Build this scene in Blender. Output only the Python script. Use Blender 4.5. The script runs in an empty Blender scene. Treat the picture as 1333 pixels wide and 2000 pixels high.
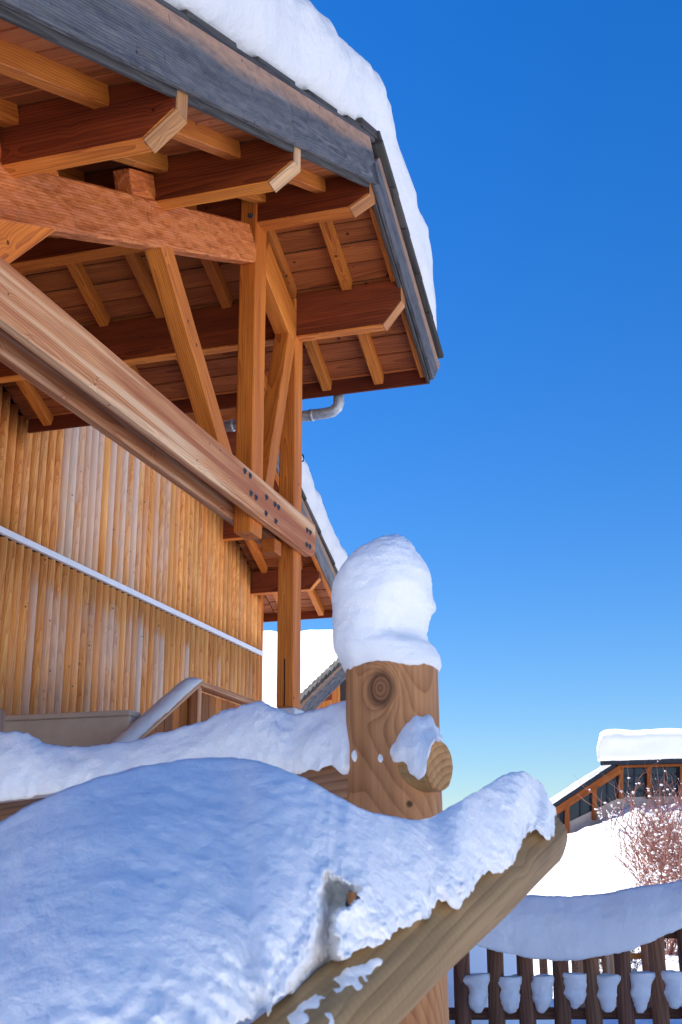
import bpy, bmesh, math, random
from mathutils import Vector, Matrix, noise
random.seed(7)
sc = bpy.context.scene
COL = sc.collection
EYE = 1.5
PX_F = 2313.2                      # focal length in pixels of the 1333x2000 photograph
PITCH, YAW, ROLL = math.radians(16.99), math.radians(17.10), math.radians(-0.25)

# ------------------------------------------------------------------ camera
fw = Vector((0, math.cos(PITCH), math.sin(PITCH)))
rt0 = Vector((1, 0, 0)); up0 = rt0.cross(fw)
rt = rt0 * math.cos(ROLL) + up0 * math.sin(ROLL)
up = up0 * math.cos(ROLL) - rt0 * math.sin(ROLL)
cam_d = bpy.data.cameras.new('camera')
cam = bpy.data.objects.new('camera', cam_d); COL.objects.link(cam)
cam.matrix_world = Matrix(((rt.x, up.x, -fw.x, 0), (rt.y, up.y, -fw.y, 0), (rt.z, up.z, -fw.z, EYE), (0, 0, 0, 1)))
cam_d.sensor_fit = 'VERTICAL'; cam_d.sensor_height = 36; cam_d.sensor_width = 24
cam_d.lens = PX_F / 2000 * 36
cam_d.clip_start = 0.05; cam_d.clip_end = 5000
cam_d.dof.use_dof = True; cam_d.dof.focus_distance = 7.5; cam_d.dof.aperture_fstop = 14
sc.camera = cam

# ------------------------------------------------------------------ sky, sun, exposure
SUN_AZ, SUN_EL = math.radians(-72), math.radians(50)      # azimuth clockwise from +Y
w = bpy.data.worlds.new('World'); sc.world = w; w.use_nodes = True
nt = w.node_tree; bg = nt.nodes['Background']
sky = nt.nodes.new('ShaderNodeTexSky'); sky.sky_type = 'NISHITA'; sky.sun_disc = False
sky.sun_elevation = SUN_EL; sky.sun_rotation = SUN_AZ
sky.altitude = 2000; sky.air_density = 1.7; sky.dust_density = 0.5; sky.ozone_density = 10.0
hs = nt.nodes.new('ShaderNodeHueSaturation'); hs.inputs['Saturation'].default_value = 1.24; hs.inputs['Hue'].default_value = 0.51; hs.inputs['Value'].default_value = 1.0
nt.links.new(sky.outputs[0], hs.inputs['Color']); nt.links.new(hs.outputs[0], bg.inputs[0]); bg.inputs[1].default_value = 0.087
sd = bpy.data.lights.new('sun', 'SUN'); so = bpy.data.objects.new('sun', sd); COL.objects.link(so)
sd.energy = 5.0; sd.angle = math.radians(0.5); sd.color = (1, 0.95, 0.88)
sdir = Vector((math.sin(SUN_AZ) * math.cos(SUN_EL), math.cos(SUN_AZ) * math.cos(SUN_EL), math.sin(SUN_EL)))
so.rotation_euler = sdir.to_track_quat('Z', 'Y').to_euler(); so.location = (-20, 0, 30)
sc.view_settings.view_transform = 'Standard'; sc.view_settings.look = 'None'
sc.view_settings.gamma = 1; sc.view_settings.use_curve_mapping = False
sc.view_settings.exposure = 0.9
sc.cycles.use_denoising = True
sc.cycles.max_bounces = 10; sc.cycles.diffuse_bounces = 5; sc.cycles.glossy_bounces = 3

# ------------------------------------------------------------------ helpers
def lin(r, g, b):
    f = lambda c: (c / 255 / 12.92) if c <= 10 else ((c / 255 + 0.055) / 1.055) ** 2.4
    return (f(r), f(g), f(b), 1)
def ray(x, y):
    return rt * ((x - 666.5) / PX_F) - up * ((y - 1000) / PX_F) + fw
def at(x, y, Y):                   # the point of the place seen at pixel x, y at a distance Y ahead
    d = ray(x, y); d = d * (Y / d.y); return Vector((d.x, d.y, d.z + EYE))
def fbm(p, s, o=4):
    return noise.fractal(Vector(p) * s, 1.0, 2.0, o)
def lerp_tab(tab, t):              # tab: list of equal-length tuples, first entry the key
    if t <= tab[0][0]: return tab[0][1:]
    for a, b in zip(tab, tab[1:]):
        if t <= b[0]:
            k = (t - a[0]) / (b[0] - a[0]); return tuple(p + (q - p) * k for p, q in zip(a[1:], b[1:]))
    return tab[-1][1:]
def smooth(a, b, x):
    t = max(0, min(1, (x - a) / (b - a))); return t * t * (3 - 2 * t)
def mesh_obj(name, bm, mat, parent=None, color=(1, 1, 1, 1), mtx=None, sm=False):
    me = bpy.data.meshes.new(name); bm.to_mesh(me); bm.free()
    return link(name, me, mat, parent, color, mtx, sm)
def link(name, me, mat, parent=None, color=(1, 1, 1, 1), mtx=None, sm=False):
    if mat and not me.materials: me.materials.append(mat)
    if sm:
        for p in me.polygons: p.use_smooth = True
    o = bpy.data.objects.new(name, me); COL.objects.link(o)
    if parent: o.parent = parent
    if mtx is not None: o.matrix_local = mtx
    o.color = color
    return o
def thing(name, label, cat, loc=(0, 0, 0), rz=0, group=None):
    o = bpy.data.objects.new(name, None); COL.objects.link(o)
    o.empty_display_size = 0.2
    o.location = loc; o.rotation_euler = (0, 0, rz)
    return tag(o, label, cat, group)
def tag(o, label, cat, group=None):
    o['label'] = label; o['category'] = cat
    if group: o['group'] = group
    return o
def struct(o, kind='structure'):
    o['kind'] = kind; return o
def frame(p0, p1, upv=(0, 0, 1)):
    p0 = Vector(p0); x = (Vector(p1) - p0); L = x.length; x.normalize()
    z = Vector(upv); y = z.cross(x)
    if y.length < 1e-4: y = Vector((0, 1, 0)).cross(x)
    y.normalize(); z = x.cross(y)
    return Matrix(((x.x, y.x, z.x, p0.x), (x.y, y.y, z.y, p0.y), (x.z, y.z, z.z, p0.z), (0, 0, 0, 1))), L
def bevel(bm, w, seg=1):
    if w: bmesh.ops.bevel(bm, geom=bm.edges[:], offset=w, segments=seg, affect='EDGES', profile=0.5)
def beam(name, parent, p0, p1, wd, ht, mat, color=(1, 1, 1, 1), upv=(0, 0, 1), bev=0.006, prof=None):
    """timber whose own X axis runs along its grain; prof replaces the side outline (x, z)"""
    m, L = frame(p0, p1, upv)
    bm = bmesh.new()
    pr = prof(L) if prof else [(0, -ht / 2), (L, -ht / 2), (L, ht / 2), (0, ht / 2)]
    a = [bm.verts.new((x, -wd / 2, z)) for x, z in pr]; b = [bm.verts.new((x, wd / 2, z)) for x, z in pr]
    bm.faces.new(a); bm.faces.new(b[::-1])
    for i in range(len(pr)):
        j = (i + 1) % len(pr); bm.faces.new((a[j], a[i], b[i], b[j]))
    bmesh.ops.recalc_face_normals(bm, faces=bm.faces[:])
    bevel(bm, bev)
    return mesh_obj(name, bm, mat, parent, color, m)
def log_mesh(L, r0, r1, seg=28, rings=14, amp=0.0, cap=0.006, seed=0):
    """round timber along X with a rounded, slightly uneven skin"""
    bm = bmesh.new(); rows = []
    st = [0, cap] + [L * i / rings for i in range(1, rings)] + [L - cap, L]
    for k, x in enumerate(st):
        r = r0 + (r1 - r0) * x / L
        if k in (0, len(st) - 1): r -= cap
        row = []
        for i in range(seg):
            a = 2 * math.pi * i / seg
            q = r * (1 + amp * noise.noise(Vector((x * 3 + seed, math.cos(a) * 1.4, math.sin(a) * 1.4))))
            row.append(bm.verts.new((x, math.cos(a) * q, math.sin(a) * q)))
        rows.append(row)
    for A, B in zip(rows, rows[1:]):
        for i in range(seg):
            j = (i + 1) % seg; bm.faces.new((A[i], A[j], B[j], B[i]))
    bm.faces.new(rows[0][::-1]); bm.faces.new(rows[-1])
    bmesh.ops.recalc_face_normals(bm, faces=bm.faces[:])
    return bm
def round_log(name, parent, p0, p1, r0, r1, mat, color=(1, 1, 1, 1), **k):
    m, L = frame(p0, p1)
    o = mesh_obj(name, log_mesh(L, r0, r1, **k), mat, parent, color, m)
    for p in o.data.polygons: p.use_smooth = len(p.vertices) == 4
    return o
def tube(bm, pts, r, seg=8):
    rows = []; n = len(pts)
    for i, p in enumerate(pts):
        t = (Vector(pts[min(i + 1, n - 1)]) - Vector(pts[max(i - 1, 0)])).normalized()
        a = t.cross(Vector((0.3, 0.2, 1))).normalized(); b = t.cross(a)
        rr = r[i] if isinstance(r, (list, tuple)) else r
        rows.append([bm.verts.new(Vector(p) + (a * math.cos(2 * math.pi * k / seg) + b * math.sin(2 * math.pi * k / seg)) * rr) for k in range(seg)])
    for A, B in zip(rows, rows[1:]):
        for k in range(seg):
            j = (k + 1) % seg; bm.faces.new((A[k], A[j], B[j], B[k]))
    bm.faces.new(rows[0][::-1]); bm.faces.new(rows[-1])
def loft(rows, closed=True, caps=True):
    bm = bmesh.new(); R = [[bm.verts.new(p) for p in r] for r in rows]
    n = len(R[0])
    for A, B in zip(R, R[1:]):
        for k in range(n if closed else n - 1):
            j = (k + 1) % n; bm.faces.new((A[k], A[j], B[j], B[k]))
    if caps and closed:
        bm.faces.new(R[0][::-1]); bm.faces.new(R[-1])
    bmesh.ops.recalc_face_normals(bm, faces=bm.faces[:])
    return bm
def catmull(P, n):
    P = [Vector(p) for p in P]; out = []
    for i in range(len(P) - 1):
        a, b, c, d = P[max(i - 1, 0)], P[i], P[i + 1], P[min(i + 2, len(P) - 1)]
        for k in range(n):
            t = k / n
            out.append(0.5 * ((2 * b) + (c - a) * t + (2 * a - 5 * b + 4 * c - d) * t * t + (3 * b - a - 3 * c + d) * t ** 3))
    out.append(P[-1]); return out
def roughen(bm, amp, scale, octv=4, fine=0.0, fscale=40):
    bm.normal_update()
    mv = []
    for v in bm.verts:
        d = amp * fbm(v.co, scale, octv)
        if fine: d += fine * fbm(v.co + Vector((9, 3, 5)), fscale, 2)
        mv.append(v.normal * d)
    for v, d in zip(bm.verts, mv): v.co += d

# ------------------------------------------------------------------ materials
class NB:
    def __init__(s, name):
        s.m = bpy.data.materials.new(name); s.m.use_nodes = True; s.t = s.m.node_tree; s.n = s.t.nodes; s.l = s.t.links
        s.b = s.n['Principled BSDF']
    def new(s, t, **k):
        o = s.n.new(t)
        for a, v in k.items(): setattr(o, a, v)
        return o
    def put(s, sock, v):
        if hasattr(v, 'links'): s.l.new(v, sock)
        else: sock.default_value = v
    def math(s, op, a, b=0.0, c=None, clamp=False):
        o = s.new('ShaderNodeMath', operation=op, use_clamp=clamp); s.put(o.inputs[0], a); s.put(o.inputs[1], b)
        if c is not None: s.put(o.inputs[2], c)
        return o.outputs[0]
    def vmath(s, op, a, b=(0, 0, 0)):
        o = s.new('ShaderNodeVectorMath', operation=op); s.put(o.inputs[0], a); s.put(o.inputs[1], b); return o.outputs[0]
    def noise(s, vec, scale, detail=3, rough=0.55, dist=0.0):
        o = s.new('ShaderNodeTexNoise'); s.put(o.inputs['Vector'], vec); o.inputs['Scale'].default_value = scale
        o.inputs['Detail'].default_value = detail; o.inputs['Roughness'].default_value = rough; o.inputs['Distortion'].default_value = dist
        return o.outputs[0]
    def ramp(s, f, stops):
        o = s.new('ShaderNodeValToRGB'); e = o.color_ramp.elements
        while len(e) < len(stops): e.new(0.5)
        for q, (p, c) in zip(e, stops): q.position = p; q.color = c if len(c) == 4 else (*c, 1)
        s.put(o.inputs[0], f); return o.outputs[0]
    def mr(s, f, a, b, c=0.0, d=1.0):
        o = s.new('ShaderNodeMapRange'); s.put(o.inputs[0], f)
        for i, v in enumerate((a, b, c, d)): o.inputs[i + 1].default_value = v
        return o.outputs[0]
    def mix(s, f, a, b, typ='MIX'):
        o = s.new('ShaderNodeMix', data_type='RGBA', blend_type=typ); s.put(o.inputs[0], f); s.put(o.inputs[6], a); s.put(o.inputs[7], b)
        return o.outputs[2]
    def bump(s, h, strength, dist, nrm=None):
        o = s.new('ShaderNodeBump'); o.inputs['Strength'].default_value = strength; o.inputs['Distance'].default_value = dist
        s.put(o.inputs['Height'], h)
        if nrm: s.put(o.inputs['Normal'], nrm)
        s.l.new(o.outputs[0], s.b.inputs['Normal']); return o.outputs[0]

def wood(name, dark, light, ring=45, tilt=0.06, rough=0.62, fib=1.0, bump=0.5, hewn=0.0, weather=None, knots=0.5, top_band=None, spec=0.3, kscale=5.0, chips=0.0, kn=None, pith=None, ringw=0.42, streak=None, cross=0.0):
    """rings round a tilted pith, fibres along X, knots; per-object tint (object colour) and weathering (its alpha)"""
    n = NB(name)
    tc = n.new('ShaderNodeTexCoord').outputs['Object']
    oi = n.new('ShaderNodeObjectInfo'); rnd = oi.outputs['Random']; oc = oi.outputs['Color']; oa = oi.outputs['Alpha']
    off = n.new('ShaderNodeCombineXYZ'); n.put(off.inputs[0], n.math('MULTIPLY', rnd, 37.0)); n.put(off.inputs[1], n.math('MULTIPLY', rnd, 11.0)); n.put(off.inputs[2], n.math('MULTIPLY', rnd, 23.0))
    p = n.vmath('ADD', tc, off.outputs[0])
    sep = n.new('ShaderNodeSeparateXYZ'); n.l.new(tc, sep.inputs[0]); X, Y, Z = sep.outputs
    vor = n.new('ShaderNodeTexVoronoi'); n.put(vor.inputs['Vector'], p); vor.inputs['Scale'].default_value = kscale
    kd = vor.outputs['Distance']
    knot = n.mr(kd, 0.03 + 0.03 * knots, 0.05 + 0.06 * knots, 1.0, 0.0)
    pull = n.mr(kd, 0.0, 0.4, 1.0, 0.0)
    wob = n.noise(n.vmath('MULTIPLY', p, (1.3, 5.0, 5.0)), 1.0, 3, 0.5)
    r1 = n.math('SUBTRACT', rnd, 0.5)
    y2 = n.math('ADD', n.math('ADD', Y, n.math('MULTIPLY', r1, 0.14)), n.math('MULTIPLY', X, n.math('MULTIPLY', r1, tilt)))
    z2 = n.math('ADD', n.math('ADD', Z, n.math('MULTIPLY_ADD', rnd, 0.10, 0.03)), n.math('MULTIPLY', X, tilt * 0.4))
    rad = n.math('SQRT', n.math('ADD', n.math('MULTIPLY', y2, y2), n.math('MULTIPLY', z2, z2)))
    rad = n.math('ADD', rad, n.math('MULTIPLY', wob, 0.035))
    rad = n.math('ADD', rad, n.math('MULTIPLY', n.math('MULTIPLY', pull, pull), 0.02))
    if pith:                        # pith line leaning through the log: cathedral arches on its skin
        yy = n.math('ADD', Y, pith[0]); zz = n.math('ADD', Z, n.math('MULTIPLY_ADD', X, pith[2], pith[1]))
        rad = n.math('SQRT', n.math('ADD', n.math('MULTIPLY', yy, yy), n.math('MULTIPLY', zz, zz)))
        rad = n.math('ADD', rad, n.math('MULTIPLY', wob, 0.022))
    if kn:                          # one big knot: rings swing round it
        dv = n.new('ShaderNodeVectorMath', operation='DISTANCE'); n.put(dv.inputs[0], n.vmath('MULTIPLY', tc, (0.75, 1, 1))); dv.inputs[1].default_value = (kn[0] * 0.75, kn[1], kn[2])
        kdist = dv.outputs['Value']
        g_ = n.math('EXPONENT', n.math('MULTIPLY', n.math('POWER', n.math('DIVIDE', kdist, 0.036), 2.0), -1.0))
        rad = n.math('ADD', rad, n.math('MULTIPLY', g_, 0.05))
    rg = n.math('FRACT', n.math('MULTIPLY', rad, ring))
    rg = n.math('POWER', rg, 2.2)
    fibre = n.noise(n.vmath('MULTIPLY', p, (2.5, 70.0, 70.0)), 1.0, 4, 0.6)
    broad = n.noise(n.vmath('MULTIPLY', p, (0.7, 7.0, 7.0)), 1.0, 3, 0.6)
    f = n.math('ADD', n.math('MULTIPLY', rg, ringw), n.math('MULTIPLY', n.mr(fibre, 0.3, 0.7), 0.33 * fib))
    f = n.math('ADD', f, n.math('MULTIPLY', n.mr(broad, 0.3, 0.7), 0.45))
    mid = tuple((a + b) / 2 for a, b in zip(dark, light))
    col = n.ramp(f, [(0.05, light), (0.5, mid), (1.0, dark)])
    if streak:                      # long reddish and bleached bands of the lamellae
        sb = n.noise(n.vmath('MULTIPLY', p, (0.35, 13.0, 13.0)), 1.0, 2, 0.5)
        col = n.mix(n.mr(sb, 0.50, 0.62, 0.0, 0.75), col, n.mix(rg, streak[0], tuple(0.7 * c for c in streak[0][:3]) + (1,)))
        col = n.mix(n.mr(sb, 0.46, 0.36, 0.0, 0.75), col, n.mix(rg, streak[1], tuple(0.75 * c for c in streak[1][:3]) + (1,)))
    if cross:
        cw = n.math('SINE', n.math('ADD', n.math('MULTIPLY', X, 420.0), n.math('MULTIPLY', wob, 9.0)))
        col = n.mix(n.mr(cw, -1, 1, 0.0, cross), col, tuple(0.55 * c for c in mid[:3]) + (1,))
        stn = n.noise(n.vmath('MULTIPLY', p, (2.0, 9.0, 9.0)), 1.0, 4, 0.65)
        col = n.mix(n.mr(stn, 0.56, 0.72, 0.0, 0.6), col, tuple(0.5 * c for c in dark[:3]) + (1,))
    col = n.mix(1.0, col, oc, 'MULTIPLY')
    if weather:
        blot = n.noise(n.vmath('MULTIPLY', p, (1.1, 9.0, 9.0)), 1.0, 4, 0.65)
        # protected band near the X=0 end, then bleached in streaks along the grain
        wx = n.math('MULTIPLY', n.mr(n.math('ADD', X, n.math('MULTIPLY', blot, 0.25)), 0.16, 0.5), oa)
        wf = n.math('MULTIPLY', n.mr(n.math('ADD', blot, n.math('MULTIPLY', wx, 0.55)), 0.62, 0.86), wx)
        wc = n.mix(n.math('MULTIPLY', rg, 0.35), weather, tuple(0.62 * c for c in weather[:3]) + (1,))
        col = n.mix(n.math('MULTIPLY', wf, 0.92), col, wc)
    if top_band:
        tb = n.mr(n.math('ADD', Z, n.math('MULTIPLY', n.noise(n.vmath('MULTIPLY', p, (1.0, 6.0, 6.0)), 1.0, 3), 0.16)), top_band[1], top_band[2])
        tcol = n.mix(n.math('MULTIPLY', f, 0.8), top_band[0], tuple(0.45 * c for c in top_band[0][:3]) + (1,))
        col = n.mix(tb, col, tcol)
    if kn:
        kr_ = n.math('FRACT', n.math('MULTIPLY', n.math('ADD', kdist, n.math('MULTIPLY', wob, 0.01)), 150.0))
        kc = n.mix(kr_, tuple(0.75 * c for c in mid[:3]) + (1,), tuple(0.8 * c for c in dark[:3]) + (1,))
        col = n.mix(n.mr(kdist, 0.019, 0.023, 1.0, 0.0), col, kc)
        rim = n.math('MULTIPLY', n.mr(kdist, 0.016, 0.021), n.mr(kdist, 0.022, 0.034, 1.0, 0.0))
        col = n.mix(n.math('MULTIPLY', rim, 0.8), col, tuple(0.3 * c for c in dark[:3]) + (1,))
    if chips:
        cp = n.noise(n.vmath('MULTIPLY', p, (34.0, 9.0, 9.0)), 1.0, 2, 0.5)
        cpf = n.math('MULTIPLY', n.mr(cp, 0.64, 0.72), n.mr(n.noise(p, 4.0, 2), 0.42, 0.6))
        col = n.mix(n.math('MULTIPLY', cpf, chips), col, tuple(0.3 * c for c in dark[:3]) + (1,))
    col = n.mix(n.math('MULTIPLY', knot, 0.9), col, tuple(0.22 * c for c in dark[:3]) + (1,))
    n.l.new(col, n.b.inputs['Base Color'])
    n.b.inputs['Roughness'].default_value = rough
    n.b.inputs['Specular IOR Level'].default_value = spec
    h = n.math('SUBTRACT', n.math('MULTIPLY', fibre, 0.35), n.math('MULTIPLY', rg, 0.3))
    nb = n.bump(h, bump, 0.004)
    if hewn:
        v2 = n.new('ShaderNodeTexVoronoi', feature='SMOOTH_F1'); v2.inputs['Smoothness'].default_value = 0.35
        n.put(v2.inputs['Vector'], n.vmath('ADD', n.vmath('MULTIPLY', p, (7.0, 12.0, 14.0)), n.vmath('MULTIPLY', n.new('ShaderNodeTexNoise').outputs[1], (0.6, 0.6, 0.6))))
        v2.inputs['Scale'].default_value = 1.0
        h2 = n.math('ADD', n.math('MULTIPLY', v2.outputs['Distance'], 0.8), n.math('MULTIPLY', n.noise(n.vmath('MULTIPLY', p, (9, 16, 16)), 1.0, 3), 0.7))
        n.bump(h2, hewn, 0.035, nb)
    return n.m

def snow_mat(name, base=(0.95, 0.94, 0.93, 1), grain=0.5, gscale=160, lump=0.4, lscale=9, sss=0.0, rough=0.7):
    n = NB(name)
    tc = n.new('ShaderNodeTexCoord').outputs['Object']
    g = n.noise(tc, gscale, 4, 0.7); l = n.noise(tc, lscale, 4, 0.55)
    n.b.inputs['Base Color'].default_value = base
    n.b.inputs['Roughness'].default_value = rough
    n.b.inputs['Specular IOR Level'].default_value = 0.25
    if sss:
        n.b.inputs['Subsurface Weight'].default_value = sss
        n.b.inputs['Subsurface Radius'].default_value = (0.02, 0.028, 0.04); n.b.inputs['Subsurface Scale'].default_value = 1.0
    nb = n.bump(l, lump, 0.03)
    n.bump(g, grain, 0.006, nb)
    return n.m

def plain(name, col, rough=0.6, metal=0.0, var=0.15, vscale=12, bump=0.2):
    n = NB(name)
    tc = n.new('ShaderNodeTexCoord').outputs['Object']
    f = n.noise(tc, vscale, 5, 0.65)
    n.l.new(n.mix(n.mr(f, 0.3, 0.7), tuple(c * (1 - var) for c in col[:3]) + (1,), tuple(min(1, c * (1 + var)) for c in col[:3]) + (1,)), n.b.inputs['Base Color'])
    n.b.inputs['Roughness'].default_value = rough; n.b.inputs['Metallic'].default_value = metal
    n.bump(n.noise(tc, vscale * 6, 3), bump, 0.004)
    return n.m

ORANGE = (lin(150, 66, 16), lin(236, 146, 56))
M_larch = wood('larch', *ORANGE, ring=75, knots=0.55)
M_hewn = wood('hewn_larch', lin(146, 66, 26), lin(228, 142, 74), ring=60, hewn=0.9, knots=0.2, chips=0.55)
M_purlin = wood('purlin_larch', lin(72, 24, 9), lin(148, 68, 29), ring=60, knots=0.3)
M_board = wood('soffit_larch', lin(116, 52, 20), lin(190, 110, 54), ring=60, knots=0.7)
M_chord = wood('weathered_larch', lin(150, 82, 46), lin(232, 176, 124), ring=72, tilt=0.02, knots=0.25, streak=(lin(170, 94, 58), lin(238, 206, 170)), kscale=6, bump=0.7)
M_slat = wood('log_cladding', lin(192, 106, 42), lin(252, 186, 106), ring=85, weather=lin(226, 206, 188), knots=0.3, bump=0.5)
M_fascia = wood('grey_fascia', lin(50, 49, 52), lin(118, 116, 118), ring=70, bump=0.35, hewn=0.8, rough=0.75, knots=0.2, chips=0.8, top_band=(lin(176, 138, 114), 0.13, 0.19))
M_end = wood('end_grain', lin(126, 84, 52), lin(206, 164, 116), ring=70, tilt=0.0, knots=0.0)
M_shingle = wood('dark_shingle', lin(38, 36, 36), lin(92, 88, 86), ring=30, rough=0.85, knots=0.1, bump=1.0)
KN = at(745, 1345, 2.437)
M_post = wood('near_post_wood', lin(122, 72, 40), lin(216, 156, 104), ring=130, ringw=0.3, knots=0.12, bump=0.9, kscale=6, pith=(0.02, -0.32, 0.16), kn=(KN.z + 0.3, -(KN.x - at(768, 1450, 2.53).x), KN.y - 2.53))
M_side_rail = wood('left_rail_wood', lin(108, 70, 48), lin(178, 132, 98), ring=62, tilt=0.16, knots=0.3, bump=0.9)
M_rail = wood('near_log_wood', lin(106, 76, 44), lin(192, 156, 106), ring=60, tilt=0.05, knots=0.3, bump=0.8, kscale=7, ringw=0.22, cross=0.12)
M_fence = wood('fence_wood', lin(74, 46, 34), lin(156, 106, 78), ring=48, tilt=0.1, knots=0.5, bump=0.9)
M_snow_near = snow_mat('near_snow', grain=0.55, gscale=110, lump=0.13, lscale=18, sss=0.25)
M_snow = snow_mat('snow', base=(0.68, 0.68, 0.69, 1), grain=0.6, gscale=45, lump=0.9, lscale=7)
M_snow_far = snow_mat('field_snow', grain=0.3, gscale=12, lump=0.6, lscale=0.6)
M_metal = plain('zinc', lin(170, 176, 182), 0.4, 0.35, 0.25, 30, 0.3)
M_dark = plain('dark_metal', lin(40, 44, 54), 0.45, 0.7, 0.3, 60)
M_bolt = plain('bolt_metal', lin(62, 66, 76), 0.5, 0.0, 0.2, 60, 0.1)
M_white = plain('white_strip', lin(226, 228, 234), 0.5, 0.0, 0.05, 8, 0.05)
M_conc = plain('concrete', lin(182, 170, 158), 0.85, 0.0, 0.12, 6, 0.4)
M_plinth = plain('pale_concrete', lin(204, 208, 214), 0.8, 0.0, 0.1, 8, 0.3)
M_wallback = plain('wall_backing', lin(44, 24, 12), 0.8, 0.0, 0.2, 6)
def glass_mat():
    n = NB('window_glass')
    n.b.inputs['Base Color'].default_value = lin(44, 52, 66); n.b.inputs['Roughness'].default_value = 0.06
    n.b.inputs['Specular IOR Level'].default_value = 0.5
    return n.m
M_glass = glass_mat()

# ------------------------------------------------------------------ ground and hill
def ground_h(x, y):
    h = 0.12 * fbm((x, y, 0), 0.12, 3) + 0.03 * fbm((x, y, 3), 0.9, 2)
    h -= 0.10 * smooth(8, 16, y)
    return h
def grid(xs, ys, hf):
    bm = bmesh.new(); R = [[bm.verts.new((x, y, hf(x, y))) for x in xs] for y in ys]
    for A, B in zip(R, R[1:]):
        for k in range(len(xs) - 1): bm.faces.new((A[k], A[k + 1], B[k + 1], B[k]))
    return bm
def span(a, b, n, near=0):
    out = []
    for i in range(n + 1):
        t = -1 + 2 * i / n
        out.append((a + b) / 2 + (b - a) / 2 * math.copysign(abs(t) ** 3.0, t))
    return out
g = struct(mesh_obj('ground', grid(span(-900, 900, 120), span(-880, 920, 120), ground_h), M_snow_far, sm=True))
g['label'] = 'flat snow covered ground around the chalet'
def hill_h(x, y):
    h = 3.5 * smooth(0.4, 10.2, x - 0.05 * (y - 39)) * smooth(17, 41, y)
    h += (0.42 * fbm((x, y, 7), 0.30, 5) + 0.15 * fbm((x, y, 2), 1.1, 4) - 0.12 * max(0, fbm((x, y, 12), 1.9, 2) - 0.2)) * smooth(0.1, 1.5, h)
    e = smooth(75, 60, y) if y > 60 else 1
    return h * e * (smooth(62, 48, x) if x > 48 else 1) - 0.12
hx = [-2 + 0.3 * i for i in range(103)] + [29 + 3 * i for i in range(13)]
hy = [11 + 0.3 * i for i in range(126)] + [49.5 + 3 * i for i in range(11)]
hl = struct(mesh_obj('hill', grid(hx, hy, hill_h), M_snow_far, sm=True))

# ------------------------------------------------------------------ the chalet (u along the wall, n towards the wall, z from eye height)
RZ = math.pi / 2 - YAW
U0, N0 = 12.0, 8.0
def Lc(u, n, z): return Vector((u - U0, n - N0, z + EYE))
rot = Matrix.Rotation(RZ, 3, 'Z')
chalet = thing('chalet', 'large larch chalet with open truss porch roof and vertical half log wall', 'chalet', rot @ Vector((U0, N0, 0)), RZ)
def cb(name, a, b, wd, ht, mat, color=(1, 1, 1, 1), parent=None, **k):
    return beam(name, parent or chalet, Lc(*a), Lc(*b), wd, ht, mat, color, **k)
RU, RZ0, SL = 7.83, 5.16, 0.46
def R(u): return RZ0 - SL * abs(u - RU)
U_NEAR, U_FAR = 0.8, 9.76
def R2_(u): return 4.26 + 0.15 - 0.46 * (u - 15.97)
N_F, N_W = 2.14, 6.30
def tint(v=0.12, base=1.0):
    k = base * (1 + random.uniform(-v, v)); return (k, k * (1 + random.uniform(-0.05, 0.05)), k * (1 + random.uniform(-0.08, 0.08)), 1)

# wall backing and cladding
bm = bmesh.new()
wa = [(-3.0, -1.4), (16.33, -1.4), (16.33, 4.3), (11.5, 6.4), (6.5, 6.4), (-3.0, 2.2)]
wa = [(-3.0, -1.4), (16.33, -1.4), (16.33, R2_(16.33)), (11.4, R2_(11.4)), (7.83, 5.42), (0.8, 2.18), (-3.0, 2.18)]
f_ = [bm.verts.new(Lc(a, N_W + 0.08, b)) for a, b in wa]; b_ = [bm.verts.new(Lc(a, N_W + 0.2, b)) for a, b in wa]
bm.faces.new(f_); bm.faces.new(b_[::-1])
for i in range(len(wa)):
    j = (i + 1) % len(wa); bm.faces.new((f_[j], f_[i], b_[i], b_[j]))
bmesh.ops.recalc_face_normals(bm, faces=bm.faces[:])
wall = mesh_obj('wall', bm, M_wallback, chalet)
def half_log_mesh(L, r):
    bm = bmesh.new(); seg = 8; rows = []
    for x in [0, L * 0.33, L * 0.66, L]:
        rows.append([bm.verts.new((x, -r * 0.87 * math.cos(math.pi * i / seg), r * 1.05 * math.sin(math.pi * i / seg))) for i in range(seg + 1)])
    for A, B in zip(rows, rows[1:]):
        for i in range(seg): bm.faces.new((A[i], A[i + 1], B[i + 1], B[i]))
    bm.faces.new(rows[0][::-1]); bm.faces.new(rows[-1])
    bmesh.ops.recalc_face_normals(bm, faces=bm.faces[:])
    me = bpy.data.meshes.new('half_log'); bm.to_mesh(me); bm.free()
    for p in me.polygons: p.use_smooth = len(p.vertices) == 4
    me.materials.append(M_slat); return me
HL_UP, HL_LO = half_log_mesh(3.6, 0.0735), half_log_mesh(3.0, 0.0735)
u = 5.1
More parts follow.
